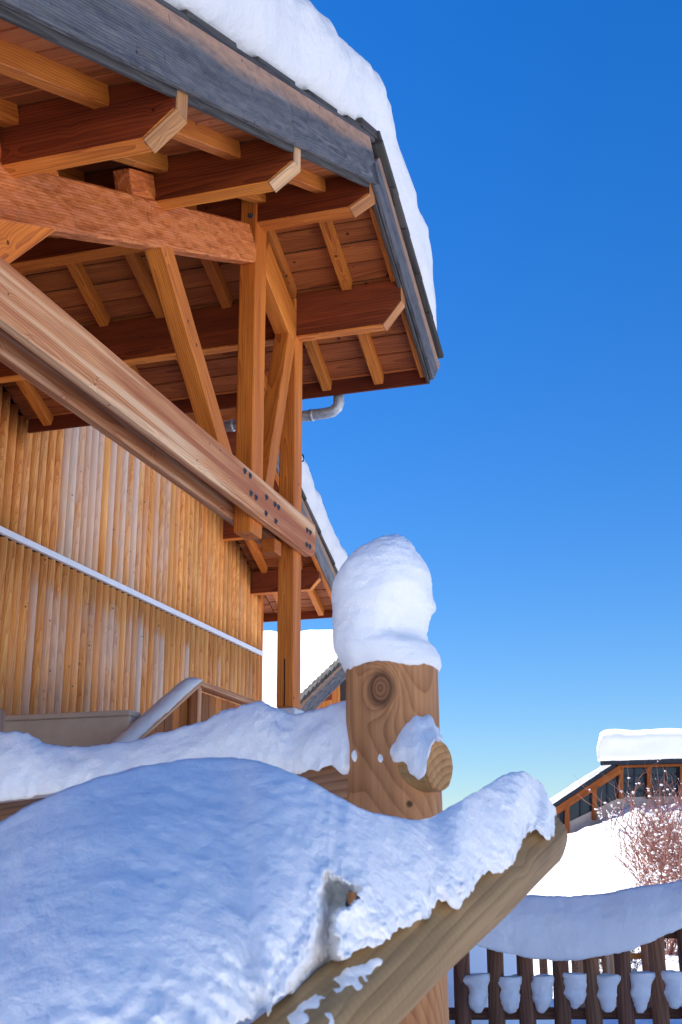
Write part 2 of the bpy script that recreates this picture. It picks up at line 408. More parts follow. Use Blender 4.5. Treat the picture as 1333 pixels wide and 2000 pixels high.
while u < 16.33:
    for row in (0, 1):
        # hanging down: local X = -Z of the place, local Z = out of the wall
        top = (R(u) + 0.1 if u < 9.75 else 6.0 if u < 11.5 else R2_(u) - 0.06) if row == 0 else 3.105
        me = HL_UP if row == 0 else HL_LO
        m = Matrix(((0, 1, 0, 0), (0, 0, -1, 0), (-1, 0, 0, 0), (0, 0, 0, 1)))
        lx = (top - 3.18) / 3.6 * (0.9 if random.random() < 0.0 else 1) if row == 0 else 1
        m = Matrix.Translation(Lc(u, N_W + 0.07, top)) @ m @ Matrix.Diagonal((lx, 1, 1, 1)) @ Matrix.Rotation(random.uniform(-0.002, 0.002), 4, 'Z')
        q = smooth(9.2, 10.6, u) * (1 - 0.75 * smooth(11.8, 14.6, u)) if row == 0 else (0.35 + 0.65 * smooth(9.6, 10.8, u)) * (1 - 0.45 * smooth(13.0, 15.5, u))
        wth = max(0, min(1, 0.6 * q * random.uniform(0.2, 1.5) + random.uniform(-0.15, 0.15)))
        k = random.uniform(0.92, 1.18); rr = random.uniform(0.92, 1.05)
        link('half_log', me, M_slat, wall, (k, k * rr, k * rr * rr, wth), m)
    u += 0.148 + random.uniform(-0.004, 0.004)
ts = cb('trim_strip', (5.0, N_W - 0.005, 3.148), (16.40, N_W - 0.005, 3.148), 0.05, 0.062, M_white, parent=chalet, bev=0.003)
cb('corner_board', (16.42, N_W + 0.06, 0.6), (16.42, N_W + 0.06, 4.2), 0.12, 0.10, M_larch, upv=(1, 0, 0))
# side and far walls of the house body, plain
cb('end_wall', (16.28, N_W + 0.18, 2.0), (16.28, 13.5, 2.0), 0.12, 5.0, M_wallback)

# soffit boards
def slope_pt(u, n, off): return (u, n, R(u) + off)
roof = None
def soffit(u0, u1, n0, n1, off, step, nm='soffit_board', RR=R, par=None):
    s = 1 if u1 > u0 else -1; a = u0; sl = math.copysign(1, RR((u0 + u1) / 2 + .01) - RR((u0 + u1) / 2))
    upv = Vector((-sl * SL, 0, 1)).normalized()
    while (u1 - a) * s > 0.03:
        b = a + s * step * random.uniform(0.95, 1.05)
        if (b - u1) * s > 0: b = u1
        c = (a + b) / 2; wd = abs(b - a) / math.cos(math.atan(SL)) - 0.012
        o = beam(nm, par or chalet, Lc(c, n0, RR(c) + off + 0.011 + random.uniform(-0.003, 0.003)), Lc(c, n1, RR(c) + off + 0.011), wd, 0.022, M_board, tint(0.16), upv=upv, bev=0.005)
        a = b
soffit(RU - 0.01, U_NEAR, N_F + 0.03, N_W + 0.6, 0.11, 0.165)
soffit(RU + 0.01, U_FAR - 0.02, N_F + 0.03, N_W + 0.02, 0.11, 0.185)
# roof deck above them: near slope runs on over the house
def slab(name, u0, u1, n0, n1, off, th, mat, RR=R, parent=None):
    bm = bmesh.new(); c = [(u0, n0), (u1, n0), (u1, n1), (u0, n1)]
    lo = [bm.verts.new(Lc(a, b, RR(a) + off)) for a, b in c]; hi = [bm.verts.new(Lc(a, b, RR(a) + off + th)) for a, b in c]
    bm.faces.new(lo[::-1]); bm.faces.new(hi)
    for i in range(4):
        j = (i + 1) % 4; bm.faces.new((lo[i], lo[j], hi[j], hi[i]))
    bmesh.ops.recalc_face_normals(bm, faces=bm.faces[:])
    return mesh_obj(name, bm, mat, parent or chalet)
slab('roof_deck', U_NEAR, RU, N_F + 0.02, 13.5, 0.136, 0.2, M_shingle)
slab('roof_deck', RU, U_FAR, N_F + 0.02, N_W + 0.05, 0.137, 0.2, M_shingle)

# purlins with a knee-cut end
PN1 = 6.28
def larch_bottom(o):  # down-facing purlin faces get the lighter larch, other faces keep the dark red
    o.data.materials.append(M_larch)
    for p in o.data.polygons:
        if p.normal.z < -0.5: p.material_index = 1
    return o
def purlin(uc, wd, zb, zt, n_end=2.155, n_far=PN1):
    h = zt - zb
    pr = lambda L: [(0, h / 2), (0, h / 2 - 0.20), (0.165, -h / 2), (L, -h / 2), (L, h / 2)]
    return larch_bottom(cb('purlin', (uc, n_end, (zb + zt) / 2), (uc, n_far, (zb + zt) / 2), wd, h, M_purlin, tint(0.12), prof=pr, bev=0.008))
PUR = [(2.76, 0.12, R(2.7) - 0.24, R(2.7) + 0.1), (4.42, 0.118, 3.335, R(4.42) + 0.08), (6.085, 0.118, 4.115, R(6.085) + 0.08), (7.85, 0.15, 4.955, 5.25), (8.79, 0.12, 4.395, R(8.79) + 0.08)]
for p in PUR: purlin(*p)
# sawn end faces, pale, proud of the purlin ends
for (uc, wd, zb, zt), et in zip(PUR, ((1, .8, .65, 1), (1.0, .8, .62, 1), (1.3, 1.36, 1.48, 1), (.9, .62, .42, 1), (.9, .62, .42, 1))):
    a = (uc, 2.148, zt - 0.20 - 0.003); b = (uc, 2.148 + 0.165, zb - 0.003)
    o = cb('end_grain_face', a, b, wd + 0.003, 0.008, M_end, et, bev=0)
    o2 = cb('end_grain_face', (uc, 2.150, zt - 0.20), (uc, 2.150, zt - 0.02), wd + 0.003, 0.006, M_end, et, upv=(0, 1, 0), bev=0)

# rafters between the purlins
RN = [2.62, 3.12, 3.72, 4.36, 4.92, 5.5, 6.05]
us = [U_NEAR, 2.70, 2.82, 4.36, 4.48, 6.026, 6.144, 7.775, 7.925, 8.73, 8.85, U_FAR - 0.03]
for i in range(0, 12, 2):
    a, b = us[i], us[i + 1]
    for n_ in RN:
        if b < RU: n_ -= 0.07
        cb('rafter', (a, n_, R(a) + 0.055), (b, n_, R(b) + 0.055), 0.085, 0.11, M_larch, tint(0.15, 0.85), bev=0.004)
    cb('edge_rafter', (a, N_F + 0.065, R(a) + 0.06), (b, N_F + 0.065, R(b) + 0.06), 0.05, 0.09, M_larch, tint(0.12, 0.9), bev=0.004)

# fascia boards: near slope in two lengths, far slope, dark inner lath
def rake(u0, u1, off0, off1, n_, th, mat, name='fascia_board', color=(1, 1, 1, 1), par=None, RR=R, cut=None):
    c = (off0 + off1) / 2; h = off1 - off0
    pr = None
    m, L = frame(Lc(u0, n_, RR(u0) + c), Lc(u1, n_, RR(u1) + c))
    if cut:
        ang = math.atan2(RR(u1) - RR(u0), u1 - u0); d0 = math.tan(ang) * h / 2
        hh = h / 2 * math.cos(ang); k0, k1 = cut
        pr = lambda L: [(0 + k0 * d0 * math.cos(ang), -hh), (L + k1 * d0 * math.cos(ang), -hh), (L - k1 * d0 * math.cos(ang), hh), (0 - k0 * d0 * math.cos(ang), hh)]
    return cb(name, (u0, n_, RR(u0) + c), (u1, n_, RR(u1) + c), th, h * 0.909, mat, color, bev=0.004, prof=pr, parent=par)
rake(U_NEAR - 0.1, 5.858, 0.0, 0.39, N_F - 0.015, 0.034, M_fascia, color=(1, 1, 1, 1), cut=(1, 0))
rake(5.866, 7.80, 0.0, 0.39, N_F - 0.015, 0.034, M_fascia, color=(0.92, 0.93, 0.96, 1), cut=(0, 1))
rake(7.803, U_FAR + 0.12, 0.0, 0.39, N_F - 0.015, 0.034, M_fascia, color=(0.95, 0.95, 1.0, 1), cut=(1, 1))
rake(U_NEAR, 7.79, -0.035, 0.05, N_F + 0.022, 0.03, M_shingle, name='fascia_lath', cut=(0, 1))
rake(7.81, U_FAR, -0.03, 0.05, N_F + 0.022, 0.03, M_shingle, name='fascia_lath', cut=(1, 0))
# eave board and gutter of the far eave
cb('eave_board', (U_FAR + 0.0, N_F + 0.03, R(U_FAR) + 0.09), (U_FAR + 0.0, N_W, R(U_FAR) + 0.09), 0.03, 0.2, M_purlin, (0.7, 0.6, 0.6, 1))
bm = bmesh.new()
rows = []
for n_ in (N_F + 0.12, N_W - 0.02):
    rows.append([Lc(U_FAR + 0.085 + 0.065 * math.cos(math.pi + math.pi * i / 10), n_, R(U_FAR) + 0.10 + 0.065 * math.sin(math.pi + math.pi * i / 10)) for i in range(11)] + [Lc(U_FAR + 0.085 + 0.058 * math.cos(2 * math.pi - math.pi * i / 10), n_, R(U_FAR) + 0.102 + 0.058 * math.sin(2 * math.pi - math.pi * i / 10)) for i in range(11)])
mesh_obj('gutter', loft(rows), M_dark, chalet)
bm = bmesh.new()
pp = [(9.86, 3.05, 4.36), (9.86, 3.05, 4.22), (9.86, 3.065, 4.18), (9.86, 3.11, 4.145), (9.86, 3.18, 4.135), (9.86, 4.28, 4.12)]
tube(bm, [Lc(*p) for p in pp], 0.052, 14)
for n_ in (3.3, 4.1):
    tube(bm, [Lc(9.86, n_, 4.134 - (n_ - 3.2) * .013), Lc(9.86, n_ + 0.03, 4.134 - (n_ - 3.2) * .013)], 0.058, 14)
mesh_obj('downpipe', bm, M_metal, chalet, sm=True)

# rake shingles (stacked dark boards with stepped ends)
def shingle(u0, u1, off, n_=N_F + 0.02, wd=0.15, th=0.045, lift=0.06, mossy=0):
    o = cb('shingle', (u0, n_, R(u0) + off), (u1, n_, R(u1) + off + lift), wd, th, M_shingle, tint(0.3, 0.9), bev=0.008)
    return o
bnds = [1.45, 2.5, 3.45, 4.38, 5.33, 6.22, 7.1]
for i, a in enumerate(bnds):
    b = (bnds[i + 1] if i + 1 < len(bnds) else 7.74)
    shingle(a, b + 0.08, 0.40, lift=-0.0, n_=N_F + 0.045, th=0.05)
    shingle(a + 0.0, a + 0.62, 0.445, lift=-0.01, n_=N_F + 0.05, th=0.04)
shingle(7.42, 7.86, 0.47, lift=0.0, n_=N_F + 0.03, th=0.075)
fb = [7.86, 8.25, 8.62, 9.05, 9.45]
for i, a in enumerate(fb):
    b = fb[i + 1] if i + 1 < len(fb) else 9.86
    shingle(a, b + 0.12, 0.41, lift=0.03, n_=N_F + 0.0, th=0.05, wd=0.16)
    shingle(a - 0.05, b - 0.02, 0.46, lift=0.02, n_=N_F + 0.0, th=0.045, wd=0.14)
cb('ridge_stub', (7.80, N_F + 0.0, 5.66), (7.98, N_F + 0.0, 5.63), 0.05, 0.06, M_shingle, bev=0.012)
# truss
TN0, TN1 = 3.080, 3.215
tm = (TN0 + TN1) / 2; tw = TN1 - TN0
def chord_prof(L): return [(0, -0.152), (L - 0.085, -0.152), (L, -0.105), (L, 0.135), (L - 0.03, 0.152), (0, 0.152)]
cf = cb('bottom_chord', (1.7, 3.038, 2.652), (9.03, 3.038, 2.652), 0.076, 0.304, M_chord, (1.08, 0.96, 0.84, 1), prof=chord_prof, bev=0.012)
cb('bottom_chord', (1.7, 3.256, 2.652), (9.03, 3.256, 2.652), 0.076, 0.304, M_chord, (0.8, 0.72, 0.66, 1), prof=chord_prof, bev=0.012)
def para(name, a, b, h, mat, color, wd=tw - 0.01, bev=0.006):
    return cb(name, a, b, wd, h, mat, color, bev=bev)
# near top chord, hewn; top line .2 under the rafters, .34 deep (vertical)
tz = lambda u: R(u) - 0.195 - 0.168
def tc_prof(L):
    s = math.sin(math.atan(SL)); hh = 0.153
    return [(0, -hh), (L + 0.07, -hh), (L - 0.07, hh), (0, hh)]
cb('top_chord', (2.9, tm, tz(2.9)), (7.745, tm, tz(7.745)), tw, 0.306, M_hewn, (1.05, 0.95, 0.9, 1), bev=0.014, prof=tc_prof)
tz2 = lambda u: R(u) - 0.12 - 0.172
cb('top_chord', (7.985, tm, tz2(7.985)), (8.72, tm, tz2(8.72)), tw, 0.316, M_larch, (1.02, 0.98, 0.95, 1), bev=0.008)
for cu in (4.36, 6.026):
    cb('cleat', (cu - 0.33, tm, R(cu - 0.33) - 0.195 + 0.085), (cu - 0.005, tm, R(cu) - 0.195 + 0.085), tw - 0.02, 0.165, M_hewn, (1.05, 0.9, 0.8, 1), bev=0.006)
cb('king_post', (7.877, tm, 2.40), (7.877, tm, 5.19), tw + 0.004, 0.232, M_larch, (1.0, 0.92, 0.82, 1), upv=(1, 0, 0), bev=0.008)
para('brace', (6.12, tm, 3.99), (7.46, tm, 2.70), 0.168, M_larch, (1.0, 0.95, 0.85, 1))
para('brace', (8.66, tm, 4.40), (8.045, tm, 2.55), 0.165, M_larch, (0.92, 0.88, 0.84, 1))
para('brace', (4.95, tm, 3.55), (4.05, tm, 2.62), 0.30, M_larch, (1.05, 0.9, 0.75, 1))
post = cb('post', (8.805, tm, 1.24), (8.805, tm, 4.76), tw + 0.002, 0.19, M_larch, (0.98, 0.92, 0.88, 1), upv=(1, 0, 0), bev=0.008)
cb('post', (2.5, tm, 0.2), (2.5, tm, 2.9), tw + 0.002, 0.19, M_larch, (0.98, 0.92, 0.88, 1), upv=(1, 0, 0), bev=0.008)
cb('plinth', (8.805, tm, -1.52), (8.805, tm, 1.235), 0.19, 0.235, M_plinth, upv=(1, 0, 0), bev=0.01)
cb('split', (8.707, tm + 0.0, 1.25), (8.707, tm + 0.0, 1.62), 0.008, 0.006, M_dark, upv=(1, 0, 0), bev=0)
cb('block', (8.30, tm, 2.44), (8.45, tm, 2.44), tw - 0.02, 0.11, M_larch, (0.8, 0.7, 0.6, 1))
BOLTS = [(7.42, 2.744), (7.524, 2.743), (7.546, 2.616), (7.648, 2.614), (7.861, 2.681), (8.042, 2.681), (8.121, 2.68), (7.855, 2.554), (8.063, 2.554), (8.802, 2.684), (8.881, 2.688), (8.791, 2.559), (8.869, 2.563)]
def bolt_mesh():
    bm = bmesh.new()
    bmesh.ops.create_cone(bm, cap_ends=True, segments=16, radius1=0.024, radius2=0.022, depth=0.006)
    bmesh.ops.create_cone(bm, cap_ends=True, segments=6, radius1=0.0125, radius2=0.0115, depth=0.008, matrix=Matrix.Translation((0, 0, 0.006)))
    bmesh.ops.create_cone(bm, cap_ends=True, segments=8, radius1=0.006, radius2=0.005, depth=0.004, matrix=Matrix.Translation((0, 0, 0.011)))
    me = bpy.data.meshes.new('bolt'); bm.to_mesh(me); bm.free(); me.materials.append(M_bolt); return me
BM = bolt_mesh()
for (bu, bz) in BOLTS:
    o = link('bolt', BM, M_bolt, chalet, mtx=Matrix.Translation(Lc(bu, 2.996, bz)) @ Matrix.Rotation(math.pi / 2, 4, 'X') @ Matrix.Rotation(random.uniform(0, 1), 4, 'Z'))
for (bn, bz) in ((3.17, 4.93), (3.13, 5.02)):
    link('bolt', BM, M_metal, chalet, mtx=Matrix.Translation(Lc(7.757, bn, bz)) @ Matrix.Rotation(-math.pi / 2, 4, 'Y'))
bm = bmesh.new(); tube(bm, [Lc(8.90, 3.1, 3.33), Lc(8.935, 3.095, 3.335), Lc(8.965, 3.09, 3.35), Lc(8.97, 3.09, 3.385), Lc(8.945, 3.09, 3.40)], 0.007, 6)
mesh_obj('hook', bm, M_dark, chalet)

# second, smaller roof end beyond the porch
def R2(u): return 4.26 - SL * (u - 15.97)
NF2 = 5.22
soffit(12.3, 17.03, NF2 + 0.03, N_W + 0.02, 0.11, 0.185, RR=R2)
soffit(16.45, 17.03, N_W + 0.03, 9.0, 0.11, 0.185, RR=R2)
slab('roof_deck', 12.3, 17.05, NF2 + 0.02, 13.0, 0.137, 0.2, M_shingle, RR=R2)
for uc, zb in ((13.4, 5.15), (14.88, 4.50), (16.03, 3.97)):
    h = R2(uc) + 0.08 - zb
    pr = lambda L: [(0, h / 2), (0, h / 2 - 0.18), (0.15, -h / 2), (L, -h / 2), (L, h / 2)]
    larch_bottom(cb('purlin', (uc, NF2 + 0.03, zb + h / 2), (uc, N_W + 0.1, zb + h / 2), 0.12, h, M_purlin, tint(), prof=pr))
for a, b in ((13.5, 14.82), (14.94, 15.97), (16.09, 17.0)):
    for n_ in (5.55, 6.1, 6.7, 7.4):
        cb('rafter', (a, n_, R2(a) + 0.055), (b, n_, R2(b) + 0.055), 0.085, 0.11, M_larch, tint(), bev=0.004)
rake(12.3, 17.1, 0.0, 0.36, NF2 - 0.015, 0.034, M_fascia, color=(1.5, 1.5, 1.5, 1), RR=R2)
rake(12.3, 17.02, -0.03, 0.06, NF2 + 0.03, 0.05, M_larch, name='edge_rafter', RR=R2)
cb('eave_board', (17.03, NF2 + 0.03, R2(17.03) + 0.09), (17.03, 9.0, R2(17.03) + 0.09), 0.03, 0.2, M_purlin)
for i in range(7):
    a = 12.4 + 0.67 * i
    cb('shingle', (a, NF2 + 0.02, R2(a) + 0.38), (a + 0.72, NF2 + 0.02, R2(a + 0.72) + 0.42), 0.16, 0.05, M_shingle, tint(0.3))

# snow on the roofs
def roof_snow(name, label, RR, ua, ub, n0, n1, T, base, nu, seed, over=0.12, end_a=False):
    rows = []
    root = rot @ Vector((U0, N0, 0))
    for i in range(nu + 1):
        t = i / nu; u_ = ua + (ub - ua) * t
        e = min(1, (ub - u_) / 0.55); s = math.sqrt(max(0, 1 - (1 - e) ** 2)) if e < 1 else 1
        if end_a:
            e = min(1, (u_ - ua) / 0.5); s *= math.sqrt(max(0, 1 - (1 - e) ** 2)) if e < 1 else 1
        uu_ = u_
        tt = T * (0.06 + 0.94 * s)
        tt *= 1 + 0.10 * noise.noise(Vector((u_ * 0.7, seed, 0)))
        ov = over * (0.3 + 0.7 * s) * (1 + 0.5 * noise.noise(Vector((u_ * 0.9, seed, 4))))
        zb = RR(min(u_, ub - 0.02)) + base
        sec = []
        # from the foot of the gable face up over the shoulder and back over the roof
        for k in range(20):
            a = k / 19
            n_ = n0 + 0.05 - (ov + 0.05) * math.sin(math.pi * a ** 0.8) ** 0.7 + 0.34 * a ** 6
            sec.append((n_, tt * (1 - (1 - a) ** 1.7)))
        nn = sec[-1][0]
        for k in range(1, 19):
            a = k / 18; sec.append((nn + (n1 - nn) * a ** 1.6, tt * (1 + 0.10 * smooth(0, 0.3, a))))
        sec += [(n1, 0.0), (n0 + 0.3, 0.0)]
        rows.append([rot @ Vector((uu_ - U0, n_ - N0, zb + z_ + EYE)) + root for n_, z_ in sec])
    bm = loft(rows)
    roughen(bm, 0.05, 1.3, 3, 0.022, 7)
    o = mesh_obj(name, bm, M_snow, sm=True)
    return tag(o, label, 'snow', 'snow lying on roofs')
def RS(u): # rounded over the ridge
    d = math.sqrt((u - RU) ** 2 + 0.12 ** 2) - 0.12; return RZ0 - SL * d
roof_snow('roof_snow', 'very thick rounded snow blanket on the big porch roof', RS, U_NEAR - 0.05, 9.98, N_F, 12.9, 0.72, 0.405, 110, 1.3)
roof_snow('roof_snow', 'smaller bright snow bulge on the second roof end beyond the porch post', R2, 12.35, 17.3, NF2, 12.0, 0.62, 0.40, 60, 5.1)

# terrace under the porch, parapet
def put_world(o):
    m = o.matrix_basis.copy(); o.parent = None
    o.matrix_world = Matrix.Translation(chalet.location) @ Matrix.Rotation(RZ, 4, 'Z') @ m
    return o
def bank_h(u, n):
    k = smooth(0.9, 2.9, n) * smooth(6.0, 8.5, u) * (1 - smooth(10.6, 12.2, u) * (1 - smooth(4.0, 5.0, n))) * (1 - smooth(17.2, 19.5, u))
    return -1.62 + 2.5 * k + 0.05 * fbm((u, n, 4), 0.8, 3) * k
bm = bmesh.new()
BU = [5.6 + 0.2 * i for i in range(72)]; BN = [0.5 + 0.2 * i for i in range(30)]
RR_ = [[bm.verts.new(rot @ Vector((u_ - U0, n_ - N0, bank_h(u_, n_) + EYE)) + rot @ Vector((U0, N0, 0))) for u_ in BU] for n_ in BN]
for A_, B_ in zip(RR_, RR_[1:]):
    for k in range(len(BU) - 1): bm.faces.new((A_[k], A_[k + 1], B_[k + 1], B_[k]))
bmesh.ops.recalc_face_normals(bm, faces=bm.faces[:])
struct(mesh_obj('snow_bank', bm, M_snow_far, sm=True))
pw = put_world(cb('parapet_wall', (9.0, 4.575, 0.6), (9.0, 6.26, 0.6), 0.18, 1.33, M_conc, bev=0.012))
tag(pw, 'low grey concrete parapet wall below the log cladding at far left', 'wall')
cp = put_world(cb('coping', (9.0, 4.572, 1.285), (9.0, 6.26, 1.285), 0.215, 0.042, M_conc, (1, 1, 1, 1), bev=0.006)); mw = cp.matrix_basis.copy(); cp.parent = pw; cp.matrix_parent_inverse = pw.matrix_basis.inverted()

# wooden stair guard beside the parapet
def ext(x, y, n_):
    d = ray(x, y); # chalet coordinates of the ray
    du = d.x * math.sin(YAW) + d.y * math.cos(YAW); dn = -(d.x * math.cos(YAW) - d.y * math.sin(YAW))
    k = n_ / dn; return (du * k, n_, d.z * k)
GN = 4.5
ca = ext(381, 1335, GN); cl = ext(240, 1462, GN); cr = (ca[0] + 3.0, GN, ca[2])
guard = thing('stair_guard', 'boarded wooden stair guard with sloping handrail in front of the log wall', 'railing', rot @ Vector((ca[0], GN, 0)) , RZ)
def gb(name, a, b, wd, ht, mat, color=(1, 1, 1, 1), **k):
    f = lambda p: Vector((p[0] - ca[0], p[1] - GN, p[2] + EYE))
    return beam(name, guard, f(a), f(b), wd, ht, mat, color, **k)
gb('handrail', (cl[0] - 0.4, GN, cl[2] - 0.4 * (ca[2] - cl[2]) / (ca[0] - cl[0])), ca, 0.13, 0.05, M_chord, (0.9, 0.88, 0.86, 1))
gb('top_rail', ca, cr, 0.13, 0.05, M_chord, (0.95, 0.93, 0.9, 1))
gb('guard_post', (ca[0] + 0.02, GN, 0.4), (ca[0] + 0.02, GN, ca[2] - 0.03), 0.09, 0.09, M_chord, (0.9, 0.86, 0.8, 1), upv=(1, 0, 0))
for k in range(16):
    uu = ca[0] - 0.75 + 0.16 * k
    zt = ca[2] - 0.04 if uu > ca[0] else cl[2] + (uu - cl[0]) * (ca[2] - cl[2]) / (ca[0] - cl[0]) - 0.05
    gb('board', (uu, GN + 0.06, 0.3), (uu, GN + 0.06, zt), 0.022, 0.15, M_larch, tint(0.3, 0.5 if k % 3 else 0.75), upv=(1, 0, 0), bev=0.004)
# snow on the sloping handrail
rows = []
for i in range(31):
    t = i / 30; a = Vector((cl[0] - 0.4, GN, cl[2] - 0.4 * (ca[2] - cl[2]) / (ca[0] - cl[0]))).lerp(Vector(ca), t)
    hh = 0.085 * math.sqrt(max(0.02, 1 - (max(0, t - 0.85) / 0.15) ** 2))
    rows.append([rot @ Vector((a.x - 0.015 * math.sin(q), a.y + 0.075 * math.cos(q), a.z + 0.026 + hh * max(0, math.sin(q)) ** 0.7)) + Vector((0, 0, EYE)) for q in [math.pi * j / 12 for j in range(13)]])
bm = loft(rows); roughen(bm, 0.008, 9, 3)
tag(mesh_obj('rail_snow', bm, M_snow, sm=True), 'narrow strip of snow on the sloping stair handrail', 'snow')

# ------------------------------------------------------------------ near log fence
fence = thing('log_fence', 'near round log fence with thick knotty post and sloping handrail', 'fence', at(768, 1450, 2.53) * Vector((1, 1, 0)) if False else Vector((at(768, 1450, 2.53).x, 2.53, 0)))
fo = fence.location.copy()
ptop = at(767, 1300, 2.53).z
pz = Vector((fo.x, fo.y, 0))
def post_bm():
    H = ptop + 0.3; bm = bmesh.new(); seg = 64; rows = []
    kz = at(745, 1345, 2.43).z + 0.3; ka = math.atan2(-0.98, -0.19)
    st = [0.0] + [H * i / 90 for i in range(1, 90)] + [H - 0.012, H - 0.003, H]
    for z in st:
        r = 0.1065 - 0.0075 * z / H
        if z > H - 0.011: r -= 0.002 if z < H - 0.001 else 0.008
        row = []
        for i in range(seg):
            a = 2 * math.pi * i / seg
            d = math.hypot((a - (ka % (2 * math.pi))) * r, z - kz)
            kn = 0.0045 * math.exp(-(d / 0.021) ** 2) - 0.004 * math.exp(-((d - 0.032) / 0.008) ** 2)
            q = r * (1 + 0.012 * noise.noise(Vector((z * 2, math.cos(a), math.sin(a))))) + kn
            row.append(bm.verts.new((z, -math.cos(a) * q, math.sin(a) * q)))
        rows.append(row)
    for A, B in zip(rows, rows[1:]):
        for i in range(seg):
            j = (i + 1) % seg; bm.faces.new((A[i], A[j], B[j], B[i]))
    bm.faces.new(rows[0]); bm.faces.new(rows[-1])
    bmesh.ops.recalc_face_normals(bm, faces=bm.faces[:])
    return bm, kz
bm, kz = post_bm()
pm = Matrix(((0, -1, 0, 0), (0, 0, 1, 0), (1, 0, 0, -0.3), (0, 0, 0, 1)))   # local X up (grain), local -Y right, local Z back
def knotty(base, name, kpos):
    """the post's wood with rings bending round one big knot on its face"""
    m = base.copy(); m.name = name; t = m.node_tree
    return m
post_o = mesh_obj('post', bm, M_post, fence, (0.98, 0.95, 0.92, 1), pm)
for p in post_o.data.polygons: p.use_smooth = len(p.vertices) == 4
rA = at(748, 1536, 2.52); rB = at(-260, 1640, 3.32)
round_log('rail', fence, rA - fo, rB - fo, 0.055, 0.057, M_side_rail, (0.95, 0.9, 0.82, 1), amp=0.05, seed=3)
sA = at(857, 1495, 2.435); sB = sA + Vector((-0.80, 0.60, 0.0)) * 0.15
re_ = round_log('rail_end', fence, sA - fo, sB - fo, 0.053, 0.054, M_rail, (0.95, 0.88, 0.8, 1), amp=0.05, seed=3)
hA = at(1054, 1631, 2.165); hB = at(697, 1950, 1.57); hd = (hB - hA)
round_log('handrail', fence, hA - fo, hA + hd * 1.75 - fo, 0.0545, 0.057, M_rail, (1, 1, 1, 1), amp=0.10, seed=8, rings=30, cap=0.012)
bm = bmesh.new()
bmesh.ops.create_cone(bm, cap_ends=True, segments=28, radius1=0.0505, radius2=0.049, depth=0.004, matrix=Matrix.Translation((-0.0015, 0, 0)) @ Matrix.Rotation(-math.pi / 2, 4, 'Y'))
roughen(bm, 0.0012, 60, 2)
mesh_obj('cut_face', bm, M_end, re_, (1.12, 0.98, 0.72, 1))
# second support of the fence to the left, out of frame
round_log('post', fence, rB - fo + Vector((0.25, 0, -rB.z + 0)), rB - fo + Vector((0.25, 0, 0.35)), 0.1, 0.095, M_side_rail, amp=0.02)

# snow cap on the post
def cap():
    L = [(1312, 676, 857), (1304, 672, 860), (1294, 668, 860), (1283, 662, 857), (1268, 655, 850), (1255, 652, 838), (1240, 650, 834), (1215, 649, 838), (1202, 648, 843), (1194, 648, 850), (1185, 648, 849), (1170, 648, 845), (1150, 650, 842), (1125, 657, 839), (1105, 667, 832), (1085, 684, 821), (1070, 701, 812), (1058, 726, 803), (1050, 748, 792), (1046, 762, 782)]
    rows = []
    fine = []
    for i in range(len(L) - 1):
        for k in range(5):
            t = k / 5; fine.append(tuple(a + (b - a) * t for a, b in zip(L[i], L[i + 1])))
    fine.append(L[-1])
    for (y, xl, xr) in fine:
        pl = at(xl, y, 2.53); pr_ = at(xr, y, 2.53); c = (pl + pr_) / 2; rx = (pr_.x - pl.x) / 2
        ry = rx * 0.98; row = []
        for i in range(72):
            a = 2 * math.pi * i / 72
            # a hollow on the front right between the nose and the collar
            da = abs((a - math.radians(-62) + math.pi) % (2 * math.pi) - math.pi)
            hol = 0.36 * smooth(0.62, 0.08, da) * smooth(1262, 1235, y) * smooth(1150, 1205, y)
            q = 1 - hol
            sq = 0.06 * (math.cos(2 * a) ** 2 - .5)
            row.append(Vector((c.x + rx * q * math.cos(a), c.y + ry * q * math.sin(a), c.z)))
        rows.append(row)
    bm = loft(rows); roughen(bm, 0.006, 11, 4, 0.0022, 60)
    return bm
tag(mesh_obj('post_snow', cap(), M_snow_near, sm=True), 'tall egg shaped snow cap standing on the near log post', 'snow')

